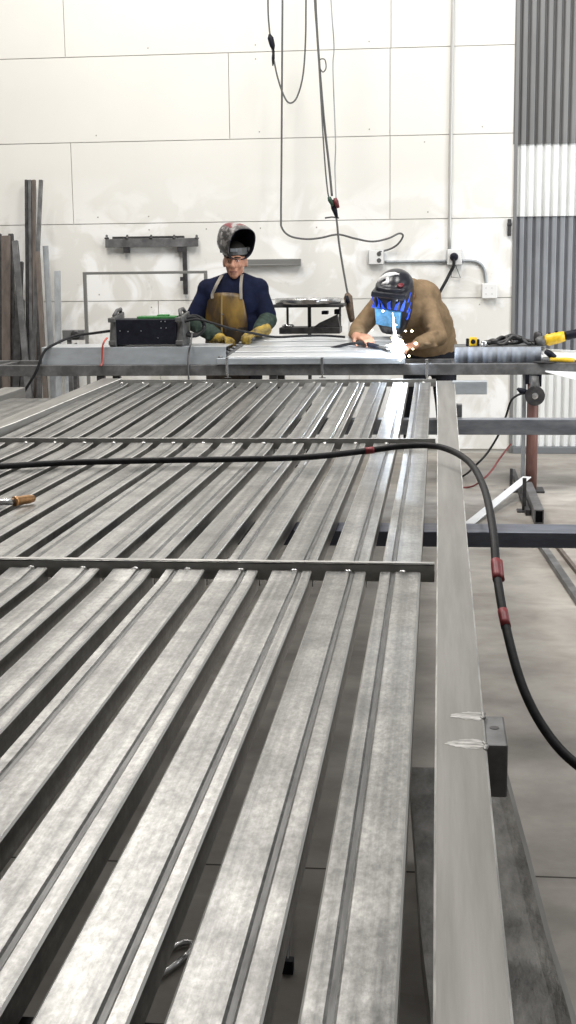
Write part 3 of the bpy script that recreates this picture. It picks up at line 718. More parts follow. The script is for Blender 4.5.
# ------------------------------------------------------------------ wall fittings
def conduit(label, pts, r=.011, m=None):
    p = smooth_path(pts, 6); return tag(MB().tube(p, r, 10).build('conduit', m or MT['lightsteel'], smooth=True, origin=p[0]), label, 'conduit', 'conduits on the white wall')
yc = YW-.0135
conduit('tall grey conduit climbing the white wall to the plugged outlet', [W(454, -60, yc), W(453.3, 0, yc), W(451, 130, yc), W(449.5, 249, yc)], .013, mat('galv_pipe', (.52, .52, .50), .4, .3))
conduit('level grey conduit between the two outlets', [W(385, 262, yc), W(415, 261.6, yc), W(446, 261.2, yc)])
conduit('grey conduit bending down from the plugged outlet to the lower white box', [W(461, 261, yc), W(472, 261, yc), W(480, 263.5, yc), W(484.5, 271, yc), W(486, 284, yc)])
def wall_box(name, label, x0, y0, x1, y1, cat, ports, group=None):
    a = W(x0, y0, YW-.04); b = W(x1, y1, YW-.04); c = (a+b)/2
    t = thing(name, label, cat, Vector((c.x, YW, c.z)), group)
    MB().box((a.x, YW-.045, b.z), (b.x, YW-.001, a.z)).build('box', MT['lightsteel'] if ports else MT['whitep'], t, bevel=.004)
    pl = MB().box((a.x+.003, YW-.05, b.z+.003), (b.x-.003, YW-.045, a.z-.003)).build('cover_plate', MT['whitep'], t, bevel=.003)
    for (u, v) in ports:
        x = a.x+(b.x-a.x)*u; z = b.z+(a.z-b.z)*v
        s = MB().lathe((x, YW-.0505, z), [(.017, 0), (.017, .002)], (0, -1, 0), 14).build('socket', MT['greyp'], pl)
    return t, a, b
wall_box('wall_outlet', 'double outlet box with dark sockets at the left end of the level conduit', 368.5, 250, 384, 264.5, 'outlet', ((.68, .72), (.68, .28)), 'outlet boxes on the white wall')
t, a, b = wall_box('wall_outlet', 'outlet box with a black plug in it below the tall conduit', 447, 249, 462, 265, 'outlet', ((.5, .5),), 'outlet boxes on the white wall')
t2, _, _ = wall_box('switch_box', 'blank white electrical box below the bend of the conduit', 482, 283.5, 497, 298.5, 'electrical box', ())
for (u, v) in ((486, 288), (492, 288), (486, 294), (492, 294)):
    q = W(u, v, YW-.05); MB().lathe(q, [(.003, 0), (.003, .002)], (0, -1, 0), 6).build('screw', MT['greyp'], t2)
c = W(454, 257, YW-.06)
t = thing('power_plug', 'black plug in the outlet with its cord dropping behind the crouched welder', 'plug', c)
mb = MB().lathe((c.x, YW-.052, c.z), [(.03, 0), (.032, .02), (.024, .045), (.015, .05)], (0, -1, 0), 16); mb.build('plug_body', MT['blackp'], t, True)
MB().tube(smooth_path([W(454, 258, YW-.09), W(453.5, 266, YW-.09), W(450, 273, YW-.08), W(446, 281, YW-.1), W(437, 298, YW-.12), W(430, 318, YW-.1), W(424, 340, YW-.1)], 6), .012, 8).build('cord', MT['rubber'], t, True)
q = [W(456, 266, YW-.03), W(462, 277, YW-.03)]
tag(MB().tube([W(455.5, 265, YW-.03), W(460.5, 278, YW-.02), W(451, 277, YW-.02), W(452, 270, YW-.03)], .0035, 6).build('wire_loop', MT['greyp'], origin=q[0]), 'thin loose wire loop hanging below the plugged outlet', 'wire')
a = W(507.5, 219, YW); b = W(511, 236, YW)
tag(MB().box((a.x, YW-.03, b.z), (b.x, YW-.001, a.z)).box((a.x-.004, YW-.036, a.z-.05), (b.x+.004, YW-.03, a.z-.03)).build('door_catch', MT['dark'], origin=(a.x, YW, b.z), bevel=.003), 'small dark metal catch at the edge of the white boards', 'catch')

# rack of pegs
yk = YW-.05
a = W(105, 239.5, yk); b = W(198, 246.5, yk)
t = thing('peg_rack', 'dark steel wall rack with five upright pegs left of the standing man', 'rack', (a.x, YW, b.z))
MB().box((a.x, yk, b.z), (b.x, yk+.02, a.z+.003)).build('rail', MT['mid'], t, bevel=.002)
a3 = W(112, 238, yk); b3 = W(184, 242, yk)
MB().box((a3.x, yk+.005, b3.z), (b3.x, yk+.03, a3.z+.01)).build('upper_bar', MT['dark'], t, bevel=.002)
for x in (106.5, 127, 151, 174, 196.5):
    q = W(x, 241, yk)
    m_ = MB().lathe((q.x, yk+.012, q.z-.01), [(.012, 0), (.012, .025), (.018, .027), (.018, .035), (.009, .038), (.009, .052), (.003, .058)], n=12); m_.build('peg', MT['dark'], t, True)
for x, y0, y1 in ((126, 246, 253), (180, 246, 252)):
    q0 = W(x-3, y0, yk); q1 = W(x+3, y1, yk); MB().box((q0.x, yk+.004, q1.z), (q1.x, YW-.001, q0.z)).build('bracket', MT['dark'], t)
q0 = W(182, 246, yk); q1 = W(187.5, 294.5, yk)
MB().box((q0.x, yk+.003, q1.z), (q1.x, yk+.028, q0.z)).build('drop_bar', MT['dark'], t, bevel=.002)
MB().box((q0.x-.022, yk+.003, W(180, 281, yk).z), (q0.x, yk+.02, W(180, 277, yk).z)).build('hook', MT['dark'], t)
# flat bar on the wall behind the man
a = W(240, 259.5, yk); b = W(300.5, 265.5, yk)
tag(MB().box((a.x, YW-.04, b.z), (b.x, YW-.001, a.z)).box((a.x, YW-.05, b.z), (b.x, YW-.04, b.z+.012)).build('wall_angle', mat('angle_grey', (.22, .22, .21), .5, .3), origin=(a.x, YW, b.z), bevel=.002), 'short grey angle bar fixed to the wall right of the raised helmet', 'bar')
# open tube frame standing behind the table
yf = 9.75
t = thing('tube_frame', 'thin open rectangular tube frame standing between the table and the wall', 'frame', (W(84, 300, yf).x, yf, 0))
mf = mat('frame_grey', (.26, .26, .25), .45, .4)
a = W(82.5, 272, yf); b = W(207, 272, yf)
MB().box((a.x, yf, a.z-.02), (b.x, yf+.022, a.z)).build('top_rail', mf, t, bevel=.002)
MB().box((a.x, yf, .0), (a.x+.024, yf+.022, a.z-.02)).build('upright', mf, t, bevel=.002)
MB().box((b.x-.024, yf, .0), (b.x, yf+.022, a.z-.02)).build('upright', mf, t, bevel=.002)
MB().box((a.x-.02, yf-.25, 0), (a.x+.044, yf+.25, .02)).build('foot', mf, t)
MB().box((b.x-.044, yf-.25, 0), (b.x+.02, yf+.25, .02)).build('foot', mf, t)
# dark bracket lump on the wall at left behind the channel
a = W(62, 330, 9.4); b = W(84, 340, 9.4)
t = thing('pipe_clamp', 'dark clamp with a round hole standing left of the tube frame upright', 'clamp', (a.x, 9.4, 0))
MB().box((a.x, 9.4, b.z), (b.x, 9.44, a.z)).build('jaw', MT['mid'], t, bevel=.004)
c = (a+b)/2; MB().lathe((c.x+.02, 9.4, c.z), [(.032, 0), (.034, .012), (.022, .014)], (0, -1, 0), 18).build('ring', MT['dark'], t, True)
MB().box((a.x+.03, 9.41, 0), (a.x+.06, 9.43, b.z)).build('post', MT['mid'], t)

# ------------------------------------------------------------------ steel stock leaning on the wall at left
stock = [
 ('dark square bar at the far left edge of the leaning stock', -2, 234, -1, 7, 'dark', 0),
 ('brown steel bar, front one at the far left of the leaning stock', 6, 236, 6.5, 9, 'brownsteel', 1),
 ('dark bar tucked between the brown bar and the tilted grey bar', 11, 234, 13, 5, 'dark', 0),
 ('short grey bar tilting right, its top just right of the brown bar', 15, 241, 26, 6, 'mid', 4),
 ('dark bar, its top hidden behind the tilted grey bar', 20, 262, 17, 7, 'dark', 2),
 ('tallest dark bar at the left side of the tall trio', 26.5, 180, 28, 3, 'dark', 0),
 ('tall bar in the middle of the tall trio', 30, 180, 31.5, 3.3, 'mid', 0),
 ('tall bar at the right side of the tall trio', 34, 180, 35, 3.3, 'brownsteel', 0),
 ('tall thin bar crossing in front of the tall trio, leaning left at its foot', 41, 180, 33, 3.6, 'mid', 3),
 ('brownish bar leaning right at its foot, beside the thin crossing bar', 37.5, 252, 44, 4.5, 'brownsteel', 5),
 ('dark bar filling the gap left of the pale flat bars', 40, 300, 39.5, 5, 'dark', 1),
 ('pale grey flat bar with its top leaning left, second from the right', 45.5, 246, 52, 6, 'lightsteel', 2),
 ('pale grey flat bar at the right end of the leaning stock', 57.5, 271, 58.5, 6.5, 'lightsteel', 3),
 ('dark bar low between the tilted grey bar and the crossing bar', 22, 300, 22, 5, 'dark', 1),
 ('short pale bar low behind the galvanized channel corner', 67, 345, 67.5, 6, 'lightsteel', 1),
 ('short dark bar low beside the rightmost pale bar', 75, 345, 75.5, 6, 'dark', 1),
]
for i, (lab, xt, yt, xb, w, m, ly) in enumerate(stock):
    dy = .055*ly
    top = W(xt, yt, YW-.06-dy); mid = W(xb, 365, 10.12-dy)
    d = mid-top; bot = top+d*((top.z)/(top.z-mid.z))
    bot.z = .004
    wm_ = w*10/F
    ht = .03 if m != 'lightsteel' else .012
    if bot.y > top.y: pass
    o = MB().bar(bot, top, wm_, ht, side=(0, 1, 0)).build('steel_bar', MT[m], origin=bot, bevel=.002)
    tag(o, lab, 'steel bar', 'steel stock leaning on the wall')

# ------------------------------------------------------------------ stand with pan behind the panel
ys = 9.72
t = thing('pan_stand', 'dark stand carrying a shallow metal pan behind the panel, between the two workers', 'stand', (W(310, 320, ys).x, ys, 0))
a = W(275, 304, ys); b = W(345, 306.5, ys)
MB().box((a.x, ys-.16, b.z), (b.x, ys+.16, a.z)).build('shelf', MT['dark'], t, bevel=.003)
c = W(308, 303, ys)
mb = MB().lathe((c.x, ys, a.z+.001), [(.225, 0), (.235, .004), (.24, .035), (.235, .038), (.228, .008), (.0, .006)], n=36)
pan = mb.build('pan', MT['chrome'], t, True)
q = W(310, 300, ys-.2); 
MB().box((q.x-.05, ys-.255, a.z+.006), (q.x+.05, ys-.238, a.z+.034)).build('pan_label', MT['brownsteel'], pan)
q0 = W(309.5, 320, ys); 
MB().box((q0.x-.012, ys-.015, .4), (q0.x+.012, ys+.015, b.z)).build('post', MT['dark'], t, bevel=.002)
for x in (286, 339):
    q = W(x, 320, ys); MB().box((q.x-.008, ys+.1, W(x, 328, ys).z), (q.x+.008, ys+.115, b.z)).build('side_rod', MT['mid'], t)
a = W(281, 327, ys); b = W(341, 330, ys)
MB().box((a.x, ys-.12, b.z-.02), (b.x, ys+.12, a.z)).build('lower_shelf', MT['dark'], t, bevel=.003)
MB().box((q0.x-.13, ys-.12, .0), (q0.x+.13, ys+.12, .02)).build('base', MT['dark'], t)
MB().box((q0.x-.03, ys-.03, .02), (q0.x+.03, ys+.03, .42)).build('column', MT['dark'], t)
# loose bits on the lower shelf
zl = a.z
c = W(288, 325, ys-.08)
tag(MB().tube([Vector((c.x, ys-.08, zl+.012))+Vector((.035*math.cos(u), .03*math.sin(u), 0)) for u in [2*PI*i/16 for i in range(17)]], .010, 8).build('metal_ring', MT['chrome'], smooth=True, origin=(c.x, ys-.08, zl)), 'bright metal ring on the lower shelf of the pan stand', 'ring')
c = W(322, 322, ys-.06)
t = thing('bench_vise', 'dark vise on the lower shelf of the pan stand, right of its post', 'vise', (c.x, ys-.06, zl))
MB().hexa([(c.x-.06, ys-.1, zl), (c.x+.13, ys-.1, zl), (c.x+.13, ys-.0, zl), (c.x-.06, ys-.0, zl)], [(c.x-.02, ys-.1, zl+.03), (c.x+.11, ys-.1, zl+.09), (c.x+.11, ys, zl+.09), (c.x-.02, ys, zl+.03)]).build('body', MT['dark'], t, bevel=.004)
MB().box((c.x+.0, ys-.1, zl+.09), (c.x+.045, ys, zl+.115)).build('jaw', MT['blackp'], t, bevel=.004)
MB().box((c.x+.09, ys-.1, zl+.09), (c.x+.13, ys, zl+.125)).build('jaw', MT['blackp'], t, bevel=.004)

# ------------------------------------------------------------------ cords hanging from above
yh = 10.12
cable('hanging_cord', 'black cord hanging straight down then snaking right to the double outlet', [W(283, -60, yh), W(282.5, 0, yh), W(282, 80, yh), W(281.5, 160, yh), W(281, 215, yh), W(282, 228, yh), W(290, 236, yh), W(305, 239, yh), W(320, 238, yh), W(338, 234.5, yh), W(355, 238.5, yh), W(372, 241.5, yh+.05), W(388, 238.5, yh+.1), W(399, 233.5, yh+.15), W(403, 236, yh+.2), W(398, 244, yh+.22), W(390, 249, yh+.25), W(379, 252, YW-.05)], .0072, MT['cord'], 'cord', group='cords hanging from above')
t = thing('looped_cord', 'thin grey cord with a dark connector, hanging in a deep loop at the top', 'cord', W(290, 103, yh-.05), 'cords hanging from above')
p = smooth_path([W(269, -60, yh-.05), W(268, 0, yh-.05), W(269, 25, yh-.05), W(272, 48, yh-.05), W(277, 75, yh-.05), W(284, 96, yh-.05), W(290, 103, yh-.05), W(297, 97, yh-.05), W(303, 75, yh-.05), W(305.5, 40, yh-.05), W(306, 0, yh-.05), W(307, -60, yh-.05)], 8)
MB().tube(p, .0062, 8).build('cord', MT['cord'], t, True)
MB().tube([W(269.5, 34, yh-.05), W(270.5, 38, yh-.05), W(272.5, 46, yh-.05), W(273.5, 50, yh-.05)], [.008, .022, .02, .008], 10).build('connector', MT['blackp'], t, True)
MB().tube([W(273.5, 50, yh-.05), W(273.2, 58, yh-.05), W(272.8, 66, yh-.05)], [.008, .012, .004], 8).build('loose_tail', MT['blackp'], t, True)
yh = 9.94
t = thing('pendant_cords', 'hanging dark cords with red and green plugs, ending in a brown handle', 'cord', W(333, 205, yh), 'cords hanging from above')
MB().tube(smooth_path([W(315, -60, yh), W(315.5, 0, yh), W(319, 60, yh), W(324, 120, yh), W(329, 165, yh), W(332, 196, yh)], 8), .0085, 8).build('cord', MT['cord'], t, True)
MB().tube(smooth_path([W(313, -60, yh-.03), W(314.5, 0, yh-.03), W(318, 50, yh-.03), W(324, 150, yh-.03), W(327.5, 190, yh-.03), W(330, 200, yh-.03)], 8), .0055, 8).build('cord', MT['cord'], t, True)
MB().tube(smooth_path([W(318.5, 62, yh-.02), W(321, 59, yh-.02), W(325, 60, yh-.02), W(326, 68, yh-.02), W(323, 72, yh-.02), W(320, 68, yh-.02), W(319, 60, yh-.02)], 6), .0045, 8).build('cord_loop', MT['cord'], t, True)
MB().tube([W(329, 197, yh-.03), W(330, 200, yh-.03), W(333, 206, yh-.03)], [.012, .017, .01], 10).build('green_plug', mat('plug_green', (.015, .05, .03), .5), t, True)
MB().tube([W(335, 198, yh-.02), W(336, 202, yh-.02), W(338, 208, yh-.02)], [.012, .02, .012], 10).build('red_plug', mat('plug_red', (.12, .015, .02), .5), t, True)
MB().tube([W(332, 200, yh), W(334, 208, yh), W(337, 218, yh)], [.016, .022, .01], 10).build('splitter', MT['blackp'], t, True)
MB().tube([W(325, 218, yh), W(332, 217, yh), W(339, 218, yh)], .006, 8).build('toggle_bar', MT['greyp'], t, True)
MB().tube(smooth_path([W(336, 214, yh), W(337.5, 228, yh), W(339, 243, yh), W(342, 262, yh), W(346, 285, yh), W(348, 295, yh)], 6), .0075, 8).build('cord', MT['cord'], t, True)
MB().tube([W(347, 293, yh), W(348, 297, yh), W(349, 304, yh), W(351.5, 318, yh), W(352.5, 322, yh)], [.014, .032, .03, .024, .018], 12).build('handle', mat('handle_brown', (.11, .075, .05), .6, 0, .3, (40, 40, 40)), t, True)
MB().tube([W(346.5, 296, yh-.03), W(348, 303, yh-.04)], [.014, .016], 10).build('trigger', MT['blackp'], t, True)
cable('hanging_cord', 'thinnest grey cord hanging just right of the bundle with the plugs', [W(330, -60, yh+.1), W(331, 0, yh+.1), W(334, 45, yh+.1), W(333, 70, yh+.1), W(335.5, 140, yh+.1), W(335, 170, yh+.1), W(336.5, 205, yh+.05)], .0045, MT['lightsteel'], 'cord', group='cords hanging from above')

# ------------------------------------------------------------------ people
def lerp(a, b, t): return Vector(a).lerp(Vector(b), t)
def hand(mb, wrist, direction, palm_dir, thumb_side, curl=.6, s=1.0, r=.0092):
    """palm, four unequal bent fingers and a thumb; direction = along the palm, palm_dir = way the palm faces"""
    w = Vector(wrist); d = Vector(direction).normalized(); n = Vector(palm_dir); n = (n-d*n.dot(d)).normalized(); sd = d.cross(n)
    if sd.dot(Vector(thumb_side)) < 0: sd = -sd
    for u in (-.028, -.009, .009, .028):
        mb.cap(w+sd*u*.6*s, w+d*.078*s+sd*u*s, .016*s, .013*s, 10)
    for i, (u, L) in enumerate(((.030, .070), (.010, .080), (-.010, .074), (-.029, .058))):
        p = w+d*.082*s+sd*u*s; a = curl*.5; dd = d
        for j, f in enumerate((.45, .32, .23)):
            dd = (d*math.cos(a)+n*math.sin(a)); q = p+dd*L*f*s
            mb.cap(p, q, r*s*(1-.1*j), r*s*(.92-.1*j), 8); p = q; a += curl
    p = w+d*.022*s+sd*.026*s; q = p+(d*.55+sd*.7+n*.35).normalized()*.04*s; q2 = q+(d*.85+sd*.15+n*.45).normalized()*.032*s
    mb.cap(p, q, .014*s, .011*s, 8); mb.cap(q, q2, .011*s, .009*s, 8)

# ---- man standing behind the table, hood raised
YM = 9.3
hc = W(235, 261, YM)                                   # middle of the head
neck = W(236, 281, YM+.03)
shL, shR = W(208, 290, YM+.03), W(258, 289, YM+.03)
elL, elR = W(193, 322, YM), W(268, 320, YM-.02)
zT = zt
wrL, wrR = W(220, 338, YM-.24), W(258, 332, YM-.30)
hip = W(237, 352, YM+.02); hip.z = .86
chest = W(236, 305, YM+.03)
footz = .0
man = thing('person', 'person standing behind the table with raised welding hood, navy shirt, brown apron and yellow gloves', 'person', (hip.x, YM, 0))
def torso(mb, grow=0.0, top=True):
    mb.ell(chest+Vector((0, 0, .02)), (.172+grow, .115+grow, .20+grow), 18)
    mb.ell(lerp(chest, hip, .55), (.175+grow, .12+grow, .20+grow), 18)
    mb.ell(hip+Vector((0, .0, .03)), (.175+grow, .12+grow, .15+grow), 18)
    for s in (shL, shR):
        mb.cap(s, lerp(s, neck, .75)+Vector((0, 0, .004)), .056+grow, .058+grow, 12)
        mb.cap(s, lerp(chest, s, .4), .065+grow, .09+grow, 12)
def legs(mb, grow=0.0, z0=.09):
    for s in (-1, 1):
        h = hip+Vector((.085*s, 0, -.02)); k = Vector((hip.x+.10*s, YM-.01, .48)); a = Vector((hip.x+.11*s, YM+.04, z0))
        mb.cap(h, k, .085+grow, .058+grow, 14); mb.cap(k, a, .058+grow, .040+grow, 14)
mb = MB()
torso(mb); legs(mb, 0, .07)
for s in (-1, 1): mb.cap((hip.x+.11*s, YM+.05, .045), (hip.x+.13*s, YM-.12, .035), .042, .032, 10)
mb.cap(neck+Vector((0, .0, -.05)), hc+Vector((0, .03, -.05)), .058, .056, 14)
for s_, e_, w_ in ((shL, elL, wrL), (shR, elR, wrR)):
    mb.cap(s_, e_, .052, .042, 12); mb.cap(e_, w_, .042, .029, 12)
# head with brow, nose, cheeks, lips, chin and ears
mb.ell(hc+Vector((0, .01, .02)), (.077, .095, .10), 20)
mb.ell(hc+Vector((0, -.012, -.03)), (.064, .076, .085), 18)
mb.ell(hc+Vector((0, -.058, -.096)), (.032, .028, .024), 12)
mb.cap(hc+Vector((0, -.092, .012)), hc+Vector((0, -.112, -.034)), .010, .016, 10)
mb.cap(hc+Vector((-.016, -.094, -.036)), hc+Vector((.016, -.094, -.036)), .010, .010, 8)
mb.cap(hc+Vector((-.042, -.078, .022)), hc+Vector((.042, -.078, .022)), .013, .013, 8)
for s in (-1, 1):
    mb.ell(hc+Vector((s*.040, -.066, -.030)), (.022, .02, .02), 10)
    mb.ell(hc+Vector((s*.078, .012, -.012)), (.010, .022, .034), 10)
mb.cap(hc+Vector((-.020, -.086, -.066)), hc+Vector((.020, -.086, -.066)), .0095, .0095, 8)
mb.cap(hc+Vector((-.016, -.084, -.078)), hc+Vector((.016, -.084, -.078)), .009, .009, 8)
hand(mb, wrL, (W(238, 339, YM-.38)-wrL), (0, -.3, -1), (1, 0, .3), .75, .98, .0085)
hand(mb, wrR, (W(244, 337, YM-.40)-wrR), (-.3, -.2, -1), (-1, 0, .3), .75, .98, .0085)
body = blob(mb, 'body', MT['skin'], man, .0075, 3)
for s in (-1, 1):
    e = MB().ell(hc+Vector((s*.030, -.0835, .000)), (.0085, .0055, .0038), 12).build('eye', MT['hwhite'], man, True)
    MB().ell(hc+Vector((s*.030, -.0868, .000)), (.0045, .0035, .0040), 10).build('iris', MT['hair'], e, True)
    MB().cap(hc+Vector((s*.014, -.0915, .022)), hc+Vector((s*.048, -.083, .022)), .0055, .004, 8).build('eyebrow', MT['hair'], man, True)
MB().cap(hc+Vector((-.022, -.0935, -.072)), hc+Vector((.022, -.0935, -.072)), .0032, .0032, 8).build('mouth', mat('lip_shadow', (.16, .06, .05), .6), man, True)
mb = MB(); mb.ell(hc+Vector((0, .014, .055)), (.083, .105, .080), 18)
blob(mb, 'hair', MT['hair'], man, .008, 3)
# navy shirt with sleeves to the elbow
mb = MB(); torso(mb, .014)
mb.cap(neck+Vector((0, .0, -.055)), neck+Vector((0, .005, -.012)), .072, .066, 14)
for s_, e_ in ((shL, elL), (shR, elR)):
    mb.cap(s_, lerp(s_, e_, .85), .064, .070, 14)
blob(mb, 'shirt', MT['navy'], man, .011, 4)
mb = MB(); legs(mb, .014, .085); mb.ell(hip, (.185, .13, .11), 16); blob(mb, 'trousers', MT['trouser'], man, .014, 4)
for s in (-1, 1):
    mb = MB().cap((hip.x+.11*s, YM+.05, .05), (hip.x+.135*s, YM-.14, .042), .05, .042, 12); mb.cap((hip.x+.11*s, YM+.05, .05), (hip.x+.11*s, YM+.045, .16), .05, .054, 12)
    blob(mb, 'boot', MT['boot'], man, .012, 3)
for e_, w_, s_ in ((elL, wrL, shL), (elR, wrR, shR)):
    mb = MB().cap(lerp(s_, e_, .82), e_, .064, .062, 14); mb.cap(e_, lerp(e_, w_, .5), .064, .060, 14); mb.cap(lerp(e_, w_, .5), lerp(e_, w_, .86), .060, .048, 14)
    rr = random.Random(5)
    for i in range(9):
        f = rr.random(); p = lerp(e_, w_, f*.8); u = rr.uniform(0, 6.28)
        mb.ell(p+Vector((.04*math.cos(u), -.035, .04*math.sin(u))), (.024, .02, .016), 8)
    blob(mb, 'sleeve', MT['sleeve'], man, .009, 3)
# gloves: thick five-fingered leather
for w_, d_, th, px_ in ((wrL, W(238, 339, YM-.38)-wrL, (1, 0, .3), (0, -.3, -1)), (wrR, W(244, 337, YM-.40)-wrR, (-1, 0, .3), (-.3, -.2, -1))):
    mb = MB(); hand(mb, w_, d_, px_, th, .75, 1.03, .0128); d_ = Vector(d_).normalized()
    mb.cap(w_-d_*.07, w_+d_*.01, .044, .034, 12)
    blob(mb, 'glove', MT['glove'], man, .006, 2)
# apron: curved bib following the chest, with straps
def apron_pt(u, v):                                    # u -1..1 across, v 0..1 from the top down
    x_c = W(227, 310, YM).x
    zt_ = W(234, 292.5, YM-.12).z; zb_ = .50
    wd = .112+.045*min(1, v*4.0)**.6
    x = x_c+u*wd
    z = zt_+(zb_-zt_)*v - (.012*(abs(u)**3) if v < .05 else 0)
    z_ = z
    yb = YM+.03-.135-.02*math.sin(min(1, v*2)*PI)-.01
    y = yb+.085*(abs((u*wd+x_c-chest.x))/.18)**2.2+.003*math.sin(9*u+12*v)
    return Vector((x, y, z_))
mb = MB(); nu, nv = 20, 26
vs = [apron_pt(-1+2*i/nu, j/nv) for j in range(nv+1) for i in range(nu+1)]
mb._add(vs, [(j*(nu+1)+i, (j+1)*(nu+1)+i, (j+1)*(nu+1)+i+1, j*(nu+1)+i+1) for j in range(nv) for i in range(nu)])
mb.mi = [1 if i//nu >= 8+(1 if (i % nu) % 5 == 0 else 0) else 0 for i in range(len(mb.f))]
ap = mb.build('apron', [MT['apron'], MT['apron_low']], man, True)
md = ap.modifiers.new('t', 'SOLIDIFY'); md.thickness = .006
for (x0, y0, x1, y1, u) in ((221.5, 276, 215, 292, -.72), (242, 275, 241, 292, .95)):
    q0 = W(x0, y0, YM-.028); q1 = apron_pt(u, .02)+Vector((0, -.006, .01)); qm = lerp(q0, q1, .5)+Vector((0, -.028, .0))
    mb = MB(); pth = smooth_path([q0+Vector((0, .05, -.005)), q0+Vector((0, -.0, 0)), qm, q1, q1+Vector((0, -.003, -.03))], 5)
    for a, b in zip(pth[:-1], pth[1:]): mb.bar(a, b, .020, .005, side=(0, -1, 0))
    MBs = mb.build('apron_strap', MT['strap'], man)
mb = MB()
for (u, v) in ((-.72, .05), (.92, .05), (-.1, .19), (-.12, .36)): mb.lathe(apron_pt(u, v)+Vector((0, -.003, 0)), [(.006, 0), (.006, .004)], (0, -1, 0), 10)
mb.build('rivet', MT['chrome'], ap)
mb = MB()
for a, b in zip(range(0, 10), range(1, 11)):
    mb.bar(apron_pt(-.12, .02+.045*a)+Vector((0, -.004, 0)), apron_pt(-.12, .02+.045*b)+Vector((0, -.004, 0)), .012, .004, side=(0, -1, 0))
mb.build('front_seam', mat('apron_seam', (.22, .15, .05), .6), ap)

# raised welding hood: a deep open shell tipped up so its dark inside faces forward
def shell(name, c, R, rx, ry, depth, m, parent, th=.006, n=36, rings=12, power=2.6, materials=None, pick=None):
    """superelliptic cup, opening at local -Y, closed at local +Y"""
    vs = []; fs = []
    def ring(rad, y):
        o = []
        for j in range(n):
            t = 2*PI*j/n; cx, sz = math.cos(t), math.sin(t)
            e = 2/power
            o.append(Vector((rx*rad*math.copysign(abs(cx)**e, cx), y, ry*rad*math.copysign(abs(sz)**e, sz))))
        return o
    R_ = [ring(1.0-.05*(1-i/2) if i < 2 else math.cos(max(0, (i-2)/(rings-2))*PI/2*.985)**.45, -depth/2+depth*(math.sin(min(1, i/rings)*PI/2))) for i in range(rings+1)]
    for r_ in R_: vs += [Vector(c)+R @ v for v in r_]
    mi = []
    for i in range(rings):
        for j in range(n):
            fs.append((i*n+j, (i+1)*n+j, (i+1)*n+(j+1) % n, i*n+(j+1) % n)); mi.append(pick(i, j, n) if pick else 0)
    fs.append(tuple(rings*n+j for j in reversed(range(n)))); mi.append(0)
    mb = MB(); mb.v = vs; mb.f = fs; mb.mi = mi
    o = mb.build(name, materials or m, parent, True)
    md = o.modifiers.new('t', 'SOLIDIFY'); md.thickness = th; md.offset = -1 ; md.material_offset = len(materials)-1 if materials else 0; md.material_offset_rim = md.material_offset
    return o
hc2 = W(234, 239.5, YM-.03)
Rm = Matrix.Rotation(math.radians(44), 3, 'Z') @ Matrix.Rotation(math.radians(20), 3, 'X')
def pickm(i, j, n):
    a = (j/n*360) % 360
    if i >= 2 and 60 < a < 125: return 1 if (j+i) % 7 < 5 else 2
    if i >= 3 and 125 < a < 215 and (i*2+j) % 6 == 0: return 2
    return 0
hood = shell('welding_hood', hc2, Rm, .112, .116, .20, None, man, .006, materials=[MT['helmetg'], MT['hred'], MT['helmetw'], MT['blackp']], pick=pickm)
# headband under the hood
mb = MB(); cb = hc+Vector((0, .012, .070)); pth = [cb+Vector((.084*math.cos(u), -.002+.098*math.sin(u), .008*math.sin(u))) for u in [2*PI*i/32 for i in range(33)]]
for a, b in zip(pth[:-1], pth[1:]): mb.bar(a, b, .005, .046, side=(0, 0, 1))
hb = mb.build('headband', MT['greyp'], hood)
MB().box(cb+Vector((-.02, -.105, -.010)), cb+Vector((.03, -.096, .012))).build('brow_pad', MT['lightsteel'], hb, bevel=.003)
for s in (-1, 1): MB().lathe(cb+Vector((s*.085, .0, .005)), [(.02, 0), (.018, .018)], (s, 0, 0), 14).build('pivot_knob', MT['greyp'], hood, True)

# ---- welder bent over the panel, hood down
YB = 9.25
hc = W(396, 302, YB-.18)
neck = W(411, 289, YB-.02)
shL, shR = W(383, 301, YB-.02), W(423, 298, YB+.02)
elL, elR = W(359, 329, YB-.08), W(438, 337, YB-.14)
wrL, wrR = W(356, 336, YB-.32), W(415, 345, YB-.34)
chest = W(414, 312, YB+.06)
hip = W(430, 350, YB+.32); hip.z = max(hip.z, .86)
welder = thing('person', 'person in tan sweater and lowered dark welding hood bent over the sparks', 'person', (hip.x, YB+.3, 0))
def torso2(mb, g=0.0):
    mb.ell(chest, (.175+g, .14+g, .15+g), 18)
    for f in (.2, .4, .6, .8): mb.ell(lerp(chest, hip, f)+Vector((.015*math.sin(f*PI), 0, .05*math.sin(f*PI))), (.178+g, .145+g, .155+g), 18)
    mb.ell(hip, (.18+g, .14+g, .14+g), 18)
    mb.ell(W(420, 297, YB+.10), (.13+g, .13+g, .105+g), 16)
    mb.cap(shL, chest+Vector((-.05, 0, .03)), .066+g, .11+g, 12); mb.cap(shR, chest+Vector((.05, 0, .03)), .070+g, .11+g, 12)
    mb.cap(shL, neck, .062+g, .06+g, 12); mb.cap(shR, neck, .064+g, .06+g, 12)
def legs2(mb, g=0.0, z0=.07):
    for s in (-1, 1):
        h = hip+Vector((.09*s, .0, -.03)); k = Vector((hip.x+.11*s, hip.y-.07, .47)); a = Vector((hip.x+.13*s, hip.y+.02, z0))
        mb.cap(h, k, .09+g, .06+g, 14); mb.cap(k, a, .06+g, .042+g, 14)
mb = MB(); torso2(mb); legs2(mb)
for s in (-1, 1): mb.cap((hip.x+.13*s, hip.y+.03, .045), (hip.x+.15*s, hip.y-.14, .035), .042, .032, 10)
mb.cap(neck, hc+Vector((0, .03, -.03)), .058, .06, 14)
